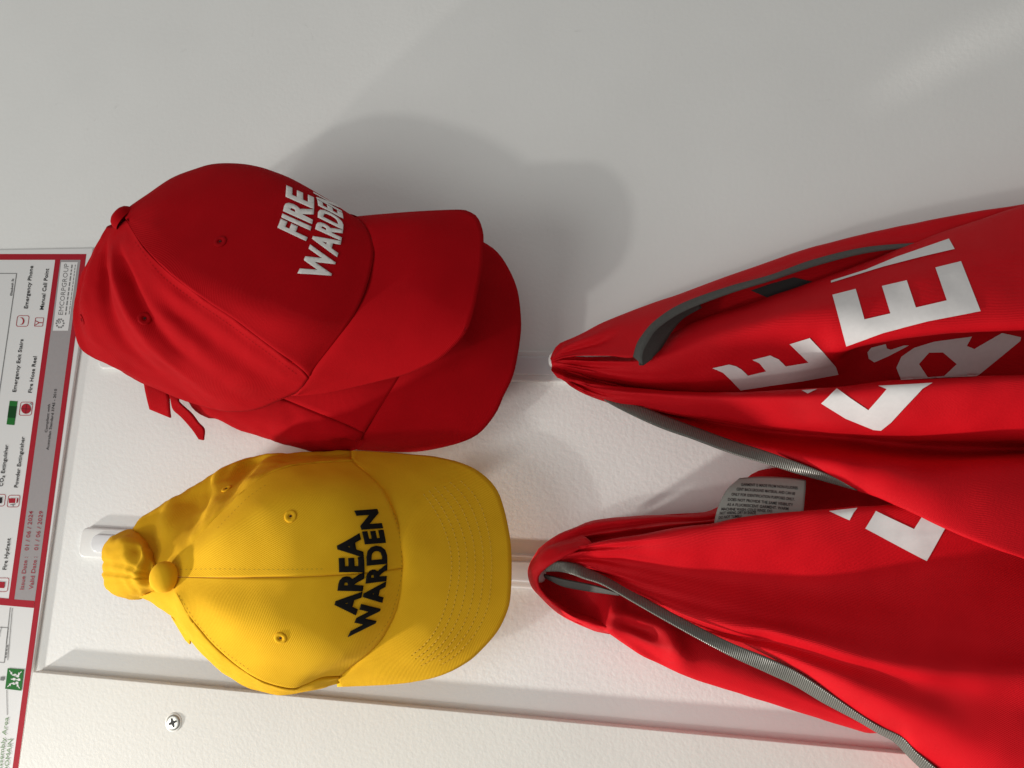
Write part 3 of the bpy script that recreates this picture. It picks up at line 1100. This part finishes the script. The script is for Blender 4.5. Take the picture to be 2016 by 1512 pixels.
lh = Loft([[(p[0], p[1], p[2] - (.009 if 0 < q < len(r) - 1 else .003)) for q, p in enumerate(r)] for r in (ht0, h0, h1, h2, h3, h4, h5, h6, ht1)], 34)
g = lh.grid(0, 8, 56, .01)
for i in range(len(g)):
    u = i / (len(g) - 1)
    for k in range(len(g[0])):
        v = k / (len(g[0]) - 1) * 8 - 1
        f = -.005 * math.exp(-((u - .14) / .05) ** 2 - ((v - 3.2) / 1.6) ** 2) + .004 * math.exp(-((u - .3) / .1) ** 2)
        f += -.006 * math.exp(-((u - .42) / .16) ** 2 - ((v - 1.9) / .6) ** 2) - .004 * math.exp(-((u - .35) / .12) ** 2 - ((v - 4.6) / .5) ** 2)
        f += -.0024 * math.exp(-((v - 3.3) / .07) ** 2) - .0018 * math.exp(-((v - 2.75) / .07) ** 2) - .0014 * math.exp(-((v - 3.8) / .07) ** 2)
        g[i][k] += Vector((0, -1, 0)) * f
sheet('back_panel', g, M['yellow_thin'], yc, 0.0008, 0.0013, 85, bvh='yel3', seed=8)
button(P(322, 1136, .114), Vector((0.04, -0.96, 0.26)), 0.0113, YM, yc)
ybs = [(693, 906, .067), (732, 942, .079), (768, 986, .089), (786, 1025, .094), (797, 1073, .100), (803.6, 1108, .101), (800, 1132, .101), (792, 1174, .099), (777, 1215.5, .096), (753, 1254, .091), (723, 1287, .084), (693, 1314, .076), (664, 1335, .067)]
ybm = [(692, 896, .060), (770, 920, .068), (830, 958, .076), (870, 1010, .081), (893, 1065, .084), (899, 1110, .085), (896, 1150, .085), (884, 1205, .083), (862, 1250, .079), (825, 1288, .074), (770, 1318, .068), (720, 1334, .064), (663, 1344, .062)]
ybo = [(692, 887, .053), (745, 889, .051), (798, 893, .050), (857, 899, .050), (908, 911, .051), (946, 930, .053), (976, 960, .056), (991, 996, .059), (1003, 1050, .062), (1007, 1090, .063), (1007.5, 1130, .063), (1005, 1175, .062), (999, 1203, .060), (982, 1239, .057), (958, 1269, .053), (923, 1302, .049), (872, 1328.6, .047), (812.5, 1343, .048), (738, 1350, .051), (664, 1352, .057)]
ybt = [(p[0] - 16, p[1] + (8 if p[1] < 1110 else -8), p[2] - .012) for p in ybs]
lb = Loft([ybt, ybs, ybm, ybo], 80)
sheet('brim', lb.grid(0, 3, 36), YM, yc, 0.0030, 0.0003, 40, bvh='yelbrim')
eyelet('yel', 572, 1016.5, 0.0030, YM, yc)
eyelet('yel', 552, 1256, 0.0030, YM, yc)
eyelet('yel2', 446, 962, 0.0028, YM, yc)
sheet('adjuster_strap', Loft([[(336, 1214, .052), (372, 1244, .056)], [(352, 1240, .048), (374, 1258, .050)], [(364, 1260, .044), (373, 1269, .045)]], 8).grid(0, 2, 10), YM, yc, 0.0014)
text_on('embroidered_lettering', 'yel', 'AREA', ((697, 1211), (714, 1132), (704, 1050)), ((654, 1210), (668, 1132), (660, 1055)), M['black_thread'], yc, 0.05, 1.12)
text_on('embroidered_lettering', 'yel', 'WARDEN', ((728, 1243), (759, 1123), (739, 1003)), ((685, 1253), (722, 1127), (698, 1006)), M['black_thread'], yc, 0.05, 1.12)
# rows of stitching on the brim
brows = []
gg = lb
for q in range(6):
    v = 1.90 + 0.80 * q / 5 * 0.92
    a = np.array([crom(gg.g[:, j, :], [v])[0] for j in range(gg.nu)])
    i0, i1 = int(19 + q * .4), int(64 - q * .3)
    brows.append([(a[j][0], a[j][1]) for j in range(i0, i1, 3)])
stitches('brim_stitching', 'yelbrim', brows, M['yellow_thread'], yc, 6.4, 3.2, 0.00036, 0.0004)
stitches('brim_stitch_holes', 'yelbrim', [[(p[0] + 1.2, p[1]) for p in r] for r in brows], M['yellow_hole'], yc, 1.6, 8.0, 0.0004, 0.0003)
stitches('seam_stitching', 'yel', [[(355, 1121), (430, 1120), (520, 1121), (640, 1120)], [(428, 1040), (455, 1012), (490, 978), (530, 950)], [(352, 1172), (392, 1232), (436, 1278), (490, 1318)],
                                   [(775, 1010), (786, 1050), (791, 1100), (789, 1140), (780, 1180), (768, 1215), (745, 1250), (715, 1280)]], M['yellow_hole'], yc, 4.0, 5.5, 0.0002, 0.00015)

# ------------------------------------------------------------------ vests


def widen(row, dx=300):
    """carry a fold on past the last seen point"""
    a, b = np.array(row[-2], float), np.array(row[-1], float)
    s = (b - a) / max(1e-6, (b[0] - a[0]))
    s[1] = np.clip(s[1], -.35, .6)
    e = b + s * dx
    e[2] = b[2]
    return list(row) + [tuple(b + (e - b) * .5), tuple(e)]


# ---- upper vest ---------------------------------------------------
v1 = thing('safety_vest', 'red vest with large white letters and armhole loop hanging under the red caps', 'vest', P(1090, 715, 0.0), 'red warden vests on hooks')
VM = M['vest']
r0 = [(1086, 703, .040), (1180, 700, .046), (1270, 690, .050), (1340, 645, .050), (1400, 622, .050), (1516, 583, .052), (1640, 542, .056), (1780, 487, .060), (1900, 445, .064), (2040, 400, .068)]
r00 = [(p[0], p[1] + 22, p[2] - .022) for p in r0]
r1 = [(1085, 708, .046), (1180, 712, .060), (1290, 704, .072), (1400, 664, .082), (1516, 632, .090), (1640, 606, .094), (1780, 566, .094), (1900, 536, .095), (2040, 505, .096)]
r2 = [(1085, 714, .048), (1180, 730, .058), (1290, 738, .066), (1400, 728, .068), (1516, 708, .070), (1600, 694, .076), (1660, 686, .086), (1780, 664, .096), (1900, 649, .101), (2040, 643, .104)]
r3 = [(1086, 720, .046), (1180, 745, .046), (1290, 764, .050), (1400, 768, .052), (1516, 758, .050), (1640, 716, .050), (1700, 668, .044), (1780, 655, .034), (1900, 645, .030), (2040, 640, .030)]
r3b = [(1086, 723, .042), (1180, 752, .040), (1290, 772, .042), (1400, 780, .044), (1516, 778, .042), (1640, 772, .028), (1780, 768, .020), (1900, 762, .018), (2040, 758, .018)]
r4 = [(1087, 727, .046), (1110, 746, .050), (1200, 758, .056), (1300, 768, .064), (1400, 772, .070), (1516, 769, .076), (1650, 760, .082), (1750, 750, .088), (1850, 745, .092), (1950, 740, .096), (2040, 736, .098)]
r5 = [(1090, 733, .048), (1180, 770, .060), (1290, 780, .074), (1400, 785, .084), (1516, 785, .092), (1650, 781, .099), (1750, 774, .104), (1850, 770, .108), (2040, 764, .111)]
r6 = [(1094, 738, .046), (1140, 768, .050), (1190, 787, .052), (1250, 800, .055), (1350, 815, .060), (1440, 823, .065), (1516, 834, .070), (1650, 843, .076), (1750, 848, .080), (1900, 850, .085), (2040, 853, .088)]
r7 = [(1096, 738, .040), (1150, 770, .040), (1200, 787, .040), (1250, 801, .040), (1350, 822, .040), (1440, 838, .040), (1516, 850, .040), (1650, 862, .040), (1800, 880, .042), (1900, 885, .044), (2040, 885, .046)]
r8 = [(1098, 740, .040), (1150, 770, .042), (1200, 789, .046), (1250, 806, .050), (1350, 838, .054), (1440, 862, .058), (1516, 880, .062), (1600, 898, .066), (1700, 918, .082), (1760, 922, .092), (1820, 930, .098), (1900, 926, .102), (2040, 918, .104)]
r9 = [(1100, 741, .038), (1150, 772, .040), (1200, 790, .044), (1240, 808, .048), (1320, 842, .052), (1400, 872, .055), (1516, 898, .058), (1580, 917, .061), (1640, 941, .067), (1684, 963, .078), (1750, 986, .095), (1850, 1030, .108), (1950, 1068, .114), (2040, 1100, .117)]
r10 = [(p[0], p[1] - 12, p[2] - .012) for p in r9]
rows = [widen(r) for r in (r00, r0, r1, r2, r3, r3b, r4, r5, r6, r7, r8, r9, r10)]
lv = Loft(rows, 110, 'x')
gv = lv.grid(0, 12, 150)
for i in range(len(gv)):
    fade = sstep(1, 4, i) * math.exp(-max(0, i - 5) / 9.0)
    for k in range(150):
        v = k / 149 * 12
        gv[i][k] += Vector((0, -1, 0)) * (fade * (.0030 * math.sin(v * 4.1 + .5 * math.sin(i * .3)) + .0016 * math.sin(v * 9.3 + 1.0)))
sheet('front_panel', gv, VM, v1, 0.0007, 0.0011, 26, bvh='v1', seed=3)
# back panel: outer strip with the armhole, in front of the gather at the hook
s0 = [(1083, 706, .030), (1090, 690, .036), (1102, 677, .038), (1122, 668, .040), (1150, 655, .042), (1190, 634, .044), (1270, 602, .046), (1340, 578, .046), (1420, 548, .046), (1516, 514, .046), (1600, 486, .046), (1680, 466, .046), (1770, 445, .046), (1900, 420, .046), (2040, 398, .046)]
s00 = [(p[0], p[1] + 14, p[2] - .020) for p in s0]
s1 = [(1084, 709, .044), (1100, 693, .050), (1130, 682, .056), (1180, 668, .062), (1230, 645, .064), (1290, 615, .064), (1360, 588, .062), (1440, 560, .060), (1516, 533, .058), (1600, 503, .056), (1700, 478, .054), (1800, 463, .052), (1900, 445, .050), (2040, 425, .048)]
s2 = [(1085, 711, .048), (1110, 704, .056), (1150, 700, .064), (1200, 700, .074), (1250, 702, .082), (1262, 668, .080), (1288, 637, .076), (1340, 604, .072), (1430, 571, .068), (1516, 547, .066), (1600, 517, .062), (1700, 491, .058), (1800, 480, .054), (1900, 470, .050), (2040, 460, .048)]
ls = Loft([widen(s00), widen(s0), widen(s1)], 110, 'x')
gb = Loft([widen(s00), widen(s0), widen(s1), widen(s2)], 110)
gsl = gb.grid(0, 3, 34)
for i in range(len(gsl)):
    u = i / (len(gsl) - 1)
    for k in range(len(gsl[0])):
        v = k / (len(gsl[0]) - 1) * 3
        f = -.006 * math.exp(-((v - 2.2 + 1.5 * (u - .04)) / .22) ** 2) * sstep(.008, .03, u) * (1 - sstep(.07, .13, u))
        f += .004 * math.exp(-((v - 1.7 + 1.0 * (u - .04)) / .25) ** 2) * sstep(.008, .03, u) * (1 - sstep(.07, .13, u))
        f += .0022 * math.sin(v * 6.5 + 8 * u) * sstep(.004, .02, u) * math.exp(-max(0, u - .03) / .05)
        gsl[i][k] += Vector((0, -1, 0)) * f
sheet('back_panel', gsl, VM, v1, 0.0007, 0.0005, 30, bvh='v1', seed=11)
i0 = [(1252, 704, .044), (1300, 650, .038), (1340, 612, .035), (1430, 572, .034), (1516, 546, .034), (1600, 516, .034), (1700, 490, .034), (1800, 474, .034), (1900, 460, .034), (2040, 440, .034)]
i1 = [(1252, 712, .040), (1300, 690, .034), (1340, 665, .030), (1430, 635, .028), (1516, 610, .028), (1600, 585, .028), (1700, 555, .028), (1800, 530, .028), (1900, 510, .028), (2040, 480, .028)]
sheet('inner_back', Loft([widen(i0), widen(i1)], 60, 'x').grid(0, 1, 10), VM, v1, 0.0007, 0.0008, 30, bvh='v1i', seed=31)
print_on('inner_label', 'v1i', [[(1478, 572), (1516, 559), (1562, 546), (1605, 556), (1568, 574), (1520, 590)]], M['tag_ink'], v1)
# armhole binding: outer band turning under at the tip and running back inside
t0 = [(1246, 702, .0838), (1252, 680, .0835), (1262, 662, .0825), (1288, 632, .079), (1340, 598, .0745), (1430, 565, .0705), (1516, 541, .068), (1600, 511, .064), (1700, 487, .060), (1800, 478, .056), (1880, 472, .052)]
t1 = [(1266, 719, .0850), (1266, 697, .0850), (1277, 673, .0835), (1298, 645, .080), (1350, 612, .0755), (1438, 578, .071), (1522, 552, .068), (1606, 524, .064), (1704, 499, .060), (1800, 487, .056), (1880, 480, .052)]
sheet('armhole_binding', Loft([t0, [tuple((np.array(a) + np.array(b)) / 2 + np.array([0, 0, .0012])) for a, b in zip(t0, t1)], t1], 90).grid(0, 2, 8), M['tape_dark'], v1, 0.0012)
q0 = [(1260, 718, .0835), (1260, 698, .081), (1271, 672, .077), (1293, 643, .070), (1333, 614, .061), (1376, 596, .056)]
q1 = [(1268, 719, .080), (1292, 700, .070), (1305, 682, .066), (1322, 655, .062), (1345, 628, .058), (1382, 606, .054)]
sheet('armhole_binding', Loft([q0, q1], 30).grid(0, 1, 6), M['tape_dark'], v1, 0.0012)
# second binding along the lower edge
t0 = [(1188, 784, .048), (1215, 787, .052), (1264, 800, .058), (1310, 818, .061), (1363, 838, .063), (1440, 866, .065), (1512, 889, .066), (1580, 914, .067), (1640, 939, .069), (1686, 964, .080)]
t1 = [(1190, 789, .049), (1215, 803, .055), (1264, 826, .064), (1310, 845, .068), (1363, 863, .070), (1440, 892, .070), (1512, 915, .066), (1580, 936, .063), (1640, 953, .065), (1686, 966, .079)]
sheet('edge_binding', Loft([t0, [tuple((np.array(a) + np.array(b)) / 2 + np.array([0, 0, .0008])) for a, b in zip(t0, t1)], t1], 90).grid(0, 2, 8), M['tape'], v1, 0.0012)


def zpts(ox, oy, pts, s=4.032):
    return [(ox + x / s, oy + y / s) for x, y in pts]


W = M['white_print']
print_on('printed_letter', 'v1', [zpts(1516, 380, [(495, 812), (680, 765), (748, 1005), (955, 958), (888, 742), (1085, 696), (1157, 912), (1402, 855), (1312, 595), (1515, 545), (1670, 940), (1250, 1020), (900, 1110), (605, 1215)])], W, v1)
print_on('printed_letter', 'v1', [zpts(1516, 380, [(485, 700), (760, 612), (1000, 512), (1420, 366), (1465, 448), (1200, 510), (900, 588), (485, 716)])], W, v1)
print_on('printed_letter', 'v1', [[(1402, 724.3), (1435, 717), (1449, 720.6), (1460, 727), (1472.3, 739), (1508, 730.5), (1494.7, 714.4), (1481, 708), (1516, 699), (1533, 707), (1547, 720.6), (1591.6, 713), (1554.4, 677), (1594, 665), (1622, 694), (1645, 722), (1650, 737), (1580, 750), (1516, 759), (1458, 768), (1437.6, 746.6), (1423, 733)]], W, v1)
print_on('printed_letter', 'v1', [zpts(1516, 640, [(405, 620), (530, 507), (780, 672), (925, 510), (860, 486), (1290, 462), (1210, 505), (1080, 640), (960, 770), (880, 834), (820, 828), (600, 740)])], W, v1)
print_on('printed_letter', 'v1', [zpts(1516, 640, [(250, 522), (375, 512), (300, 547)])], W, v1)
print_on('printed_letter', 'v1', [zpts(1516, 640, [(1000, 340), (1040, 250), (1140, 180), (1300, 130), (1600, 90), (1560, 165), (1620, 190), (1660, 165), (1840, 60), (1990, 95), (1985, 125), (1640, 410), (1330, 425), (1040, 440)]),
                                  zpts(1516, 640, [(1180, 310), (1260, 218), (1370, 216), (1480, 310), (1380, 405), (1250, 415)])], W, v1)
print_on('printed_letter', 'v1', [zpts(1516, 640, [(770, 215), (800, 178), (915, 150), (925, 185), (955, 195), (1060, 160), (1100, 160), (940, 245), (825, 295), (780, 265)])], W, v1)

# ---- lower vest ---------------------------------------------------
v2 = thing('safety_vest', 'red vest with care tag and long grey binding hanging under the yellow cap', 'vest', P(1050, 1115, 0.0), 'red warden vests on hooks')
f00 = [(1072, 1096, .034), (1130, 1082, .032), (1200, 1078, .032), (1300, 1064, .034), (1405, 1048, .036), (1516, 1034, .038), (1700, 1024, .040), (1900, 1030, .042), (2040, 1045, .044)]
f0 = [(1074, 1090, .052), (1110, 1083, .055), (1160, 1070, .058), (1220, 1058, .062), (1300, 1045, .067), (1405, 1028, .074), (1516, 1011, .081), (1600, 1004, .085), (1700, 998, .086), (1760, 994, .086), (1900, 1000, .084), (2040, 1010, .082)]
f1 = [(1080, 1100, .054), (1150, 1082, .063), (1250, 1072, .071), (1350, 1066, .078), (1516, 1058, .084), (1650, 1056, .086), (1800, 1050, .084), (1900, 1048, .082), (2040, 1045, .079)]
f2 = [(1088, 1106, .052), (1150, 1096, .058), (1250, 1104, .062), (1350, 1122, .064), (1516, 1142, .066), (1650, 1150, .068), (1750, 1142, .069), (1880, 1115, .070), (2040, 1092, .070)]
f3 = [(1096, 1110, .048), (1170, 1120, .055), (1250, 1142, .063), (1350, 1170, .069), (1450, 1194, .074), (1516, 1210, .077), (1700, 1236, .083), (1850, 1250, .086), (2040, 1265, .088)]
f4 = [(1098, 1112, .050), (1170, 1127, .055), (1250, 1164, .065), (1350, 1205, .075), (1450, 1232, .083), (1518, 1241, .088), (1600, 1263, .092), (1700, 1292, .096), (1800, 1313, .099), (1900, 1322, .101), (2040, 1330, .102)]
f5 = [(1099, 1114, .050), (1170, 1129, .053), (1250, 1172, .063), (1350, 1218, .071), (1450, 1252, .076), (1518, 1262, .080), (1600, 1286, .085), (1700, 1316, .090), (1800, 1345, .094), (1900, 1370, .097), (2040, 1400, .100)]
f6 = [(1100, 1115, .050), (1170, 1130, .053), (1250, 1177, .062), (1350, 1228, .070), (1420, 1254, .076), (1525, 1286, .084), (1600, 1316, .089), (1700, 1362, .094), (1800, 1412, .097), (1900, 1462, .099), (2040, 1530, .100)]
f7 = [(1101, 1117, .048), (1170, 1132, .052), (1220, 1166, .056), (1300, 1210, .060), (1360, 1240, .063), (1420, 1264, .066), (1500, 1294, .069), (1550, 1323, .071), (1600, 1349, .073), (1680, 1404, .075), (1740, 1439, .076), (1775, 1456, .076), (1800, 1482, .076), (1842, 1516, .076), (1930, 1590, .076), (2040, 1690, .076)]
lv2 = Loft([widen(r) for r in (f00, f0, f1, f2, f3, f4, f5, f6, f7)], 110, 'x')
gv = lv2.grid(0, 8, 120)
for i in range(len(gv)):
    fade = sstep(1, 4, i) * math.exp(-max(0, i - 6) / 10.0)
    for k in range(120):
        v = k / 119 * 8
        gv[i][k] += Vector((0, -1, 0)) * (fade * (.0026 * math.sin(v * 5.3 + .4 * math.sin(i * .3)) + .0012 * math.sin(v * 11.0 + 1.0)))
sheet('front_panel', gv, VM, v2, 0.0007, 0.0010, 26, bvh='v2', seed=13)
# back panel (towards the wall): upper pleats and the lower strip below the binding
b0 = [(1060, 1112, .018), (1100, 1075, .014), (1180, 1040, .012), (1300, 1022, .012), (1405, 1010, .012), (1470, 960, .012), (1530, 935, .012), (1700, 940, .014), (2040, 990, .016)]
b1 = [(1048, 1104, .030), (1062, 1080, .032), (1085, 1060, .034), (1100, 1050, .034), (1130, 1038, .032), (1180, 1022, .030), (1300, 1014, .028), (1405, 1004, .026), (1460, 950, .024), (1520, 922, .022), (1700, 925, .022), (2040, 980, .024)]
b2 = [(1052, 1104, .044), (1075, 1078, .046), (1110, 1061, .045), (1160, 1046, .042), (1230, 1036, .042), (1320, 1026, .042), (1410, 1020, .040), (1516, 990, .034), (1700, 985, .030), (2040, 1040, .030)]
b3 = [(1056, 1104, .048), (1085, 1082, .050), (1130, 1066, .046), (1180, 1056, .044), (1260, 1046, .048), (1330, 1038, .048), (1420, 1030, .044), (1516, 1030, .036), (1700, 1040, .030), (2040, 1090, .030)]
b4 = [(1058, 1106, .046), (1095, 1092, .044), (1150, 1080, .040), (1250, 1075, .036), (1350, 1075, .034), (1516, 1080, .030), (1700, 1100, .028), (2040, 1150, .028)]
lb2 = Loft([widen(r) for r in (b0, b1, b2, b3, b4)], 100, 'x')
gp = lb2.grid(0, 4, 80)
for i in range(len(gp)):
    for k in range(len(gp[0])):
        gp[i][k] += Vector((0, -1, 0)) * (.0035 * math.sin(k / 79 * 4 * 5.2 + .6 * math.sin(i * .12)) * sstep(2, 8, i) * (1 - sstep(26, 40, i)))
sheet('back_panel', gp, VM, v2, 0.0007, 0.0009, 38, bvh='v2b', seed=17)
c0 = [(1062, 1125, .020), (1110, 1140, .020), (1160, 1150, .022), (1230, 1172, .028), (1320, 1215, .034), (1420, 1255, .038), (1550, 1320, .042), (1700, 1405, .046), (1800, 1470, .048), (2040, 1660, .050)]
c1 = [(1062, 1140, .020), (1110, 1175, .020), (1160, 1190, .024), (1230, 1205, .036), (1320, 1245, .042), (1420, 1285, .044), (1550, 1345, .046), (1700, 1418, .048), (1800, 1476, .050), (2040, 1660, .052)]
c2 = [(1058, 1160, .024), (1100, 1196, .028), (1150, 1222, .032), (1200, 1236, .040), (1250, 1252, .046), (1320, 1285, .046), (1420, 1325, .046), (1550, 1370, .046), (1700, 1430, .047), (1800, 1482, .049), (2040, 1670, .050)]
c3 = [(1054, 1164, .026), (1090, 1195, .030), (1130, 1224, .032), (1165, 1236, .032), (1195, 1244, .032), (1215, 1258, .034), (1260, 1290, .036), (1300, 1309, .036), (1360, 1334, .036), (1450, 1364, .036), (1600, 1411, .036), (1700, 1441, .036), (1780, 1470, .038), (2040, 1690, .040)]
c4 = [(1058, 1155, .012), (1150, 1215, .012), (1250, 1270, .012), (1400, 1330, .012), (1600, 1395, .014), (1780, 1460, .016), (2040, 1680, .018)]
ct = [(1064, 1092, .012), (1110, 1098, .012), (1160, 1108, .014), (1230, 1135, .020), (1320, 1180, .026), (1420, 1225, .030), (1550, 1290, .034), (1700, 1380, .040), (1800, 1450, .044), (2040, 1640, .046)]
lc2 = Loft([widen(r) for r in (ct, c0, c1, c2, c3, c4)], 110, 'x')
g = lc2.grid(0, 5, 60)
for i in range(len(g)):
    for k in range(len(g[0])):
        p = g[i][k]
        f = 0.0
        for (x, y, rx, ry, an, am) in ((1205, 1205, 14, 40, 0, .007), (1260, 1240, 34, 12, .35, -.006), (1330, 1275, 16, 36, -.5, .006), (1275, 1285, 46, 9, .5, -.004), (1240, 1215, 30, 10, .3, .004)):
            q = P(x, y, -p.y)
            dx, dz = (q.z - p.z) * 2300, -(p.x - q.x) * 2300
            ca, sa = math.cos(an), math.sin(an)
            a, b = dx * ca + dz * sa, -dx * sa + dz * ca
            f += am * math.exp(-(a / rx) ** 2 - (b / ry) ** 2)
        g[i][k] = p + Vector((0, -1, 0)) * f
sheet('back_panel', g, VM, v2, 0.0007, 0.0005, 35, bvh='v2c', seed=19)
# shoulder loop over the hook
e0 = [(1150, 1056, .050), (1100, 1070, .054), (1066, 1088, .052), (1047, 1112, .046), (1044, 1135, .042), (1052, 1158, .038), (1080, 1188, .036), (1120, 1217, .036), (1170, 1238, .036), (1200, 1246, .034)]
e1 = [(1160, 1062, .058), (1108, 1080, .062), (1072, 1098, .060), (1054, 1118, .054), (1051, 1138, .048), (1060, 1160, .043), (1086, 1187, .041), (1124, 1213, .041), (1170, 1231, .042), (1198, 1240, .042)]
e2 = [(1165, 1072, .060), (1120, 1092, .064), (1085, 1110, .062), (1064, 1130, .052), (1060, 1146, .046), (1068, 1162, .041), (1090, 1182, .038), (1126, 1206, .037), (1168, 1222, .038), (1196, 1230, .040)]
ei = [(1150, 1070, .040), (1108, 1088, .036), (1078, 1106, .034), (1062, 1124, .030), (1060, 1142, .028), (1066, 1158, .026), (1092, 1180, .024), (1130, 1200, .022), (1168, 1214, .022), (1194, 1222, .024)]
eo = [(1150, 1052, .030), (1098, 1066, .030), (1062, 1086, .028), (1043, 1112, .026), (1041, 1136, .024), (1050, 1160, .022), (1078, 1190, .020), (1118, 1219, .020), (1168, 1240, .020), (1200, 1248, .020)]
le = Loft([eo, e0, e1, e2, ei], 60)
sheet('shoulder_loop', le.grid(0, 4, 30), VM, v2, 0.0007, 0.0012, 60, bvh='v2d', seed=23)
# front binding and its inner return
t0 = [(1072, 1114, .054), (1095, 1106, .056), (1130, 1108, .057), (1160, 1120, .058), (1189, 1133, .060), (1250, 1166, .066), (1306, 1197, .073), (1424, 1258, .082), (1512, 1296, .083), (1565, 1321, .0815), (1620, 1357, .080), (1684, 1402, .0790), (1728, 1430, .0795), (1775, 1452, .0795), (1800, 1478, .0795), (1842, 1513, .0795), (1930, 1588, .0795), (2040, 1688, .079)]
t1 = [(1074, 1126, .050), (1105, 1126, .050), (1150, 1138, .051), (1189, 1151, .053), (1250, 1186, .058), (1306, 1219, .063), (1424, 1285, .070), (1512, 1326, .072), (1565, 1351, .072), (1620, 1384, .072), (1684, 1418, .072), (1728, 1444, .072), (1758, 1460, .072), (1788, 1490, .072), (1820, 1520, .072), (1915, 1600, .072), (2025, 1700, .072)]
R0, R1 = resample(t0, 90), resample(t1, 90)
for q in R1:
    q[2] += .016 * (1 - sstep(1350, 1620, q[0])) * sstep(1085, 1150, q[0]) - .002 * sstep(1400, 1620, q[0])
mid = (R0 + R1) / 2 + np.array([0, 0, .0006])
sheet('front_binding', Loft([R0, mid, R1], 160).grid(0, 2, 8), M['tape'], v2, 0.0012)
t0 = [(1070, 1132, .036), (1085, 1136, .038), (1110, 1142, .040), (1160, 1152, .042), (1190, 1160, .044), (1218, 1170, .046)]
t1 = [(1072, 1138, .034), (1088, 1146, .035), (1112, 1156, .036), (1160, 1165, .038), (1190, 1169, .041), (1220, 1173, .045)]
sheet('inner_binding', Loft([t0, t1], 40).grid(0, 1, 6), M['tape_dark'], v2, 0.0015)
# care tag
g0 = [(1456, 941, .050), (1500, 938, .052), (1550, 940, .053), (1587, 945, .054)]
g1 = [(1430, 965, .056), (1480, 962, .058), (1540, 962, .058), (1586, 965, .058)]
g2 = [(1413, 1000, .060), (1470, 992, .062), (1530, 988, .062), (1584, 985, .062)]
g3 = [(1406, 1030, .060), (1460, 1024, .063), (1530, 1014, .065), (1582, 1006, .066)]
g4 = [(1405, 1045, .056), (1460, 1040, .058), (1530, 1032, .060), (1580, 1025, .062)]
tag = sheet('care_tag', Loft([g0, g1, g2, g3, g4], 30).grid(0, 4, 24), M['tag'], v2, 0.0004, bvh='tag')
tag["label"] = "silvery satin care tag with lines of small black capitals"
lines = [('GARMENT IS MADE FROM NON-FLUORES', (1459, 957), (1570, 964)), ('CENT BACKGROUND MATERIAL AND CAN BE', (1450, 966), (1565, 975)), ('ONLY FOR IDENTIFICATION PURPOSES ONLY.', (1440, 976), (1564, 986)),
         ('DOES NOT PROVIDE THE SAME VISIBILITY', (1433, 986), (1561, 997)), ('AS A FLUORESCENT GARMENT. WARM', (1431, 996), (1552, 1004.5)), ('MACHINE WASH. COLD RINSE. DO', (1420, 1005), (1520, 1009)),
         ('NOT WRING. DRY IN SHADE', (1417, 1013), (1488, 1012.5)), ('DO NOT TUMBLE', (1415, 1022), (1460, 1019))]
for s, a, b in lines:
    up = Vector((0.4, -5.6))
    A, B = Vector(a), Vector(b)
    mm = (A + B) / 2 + Vector((0, -0.8))
    text_on('tag_lettering', 'tag', s, (A, mm, B), (A + up, mm + up, B + up), M['tag_ink'], tag, 0.01, 1.0, 0.72, 0.0003, 0.00005, 0.6)
print_on('printed_letter', 'v2', [[(1724, 1006), (1799, 1041), (1815, 1016), (1880, 1000), (1870, 1036), (1862, 1036), (1824, 1104), (1703, 1040)]], W, v2)
print_on('printed_letter', 'v2', [[(1632, 1007), (1688, 1001), (1680, 1010), (1672, 1024)]], W, v2)
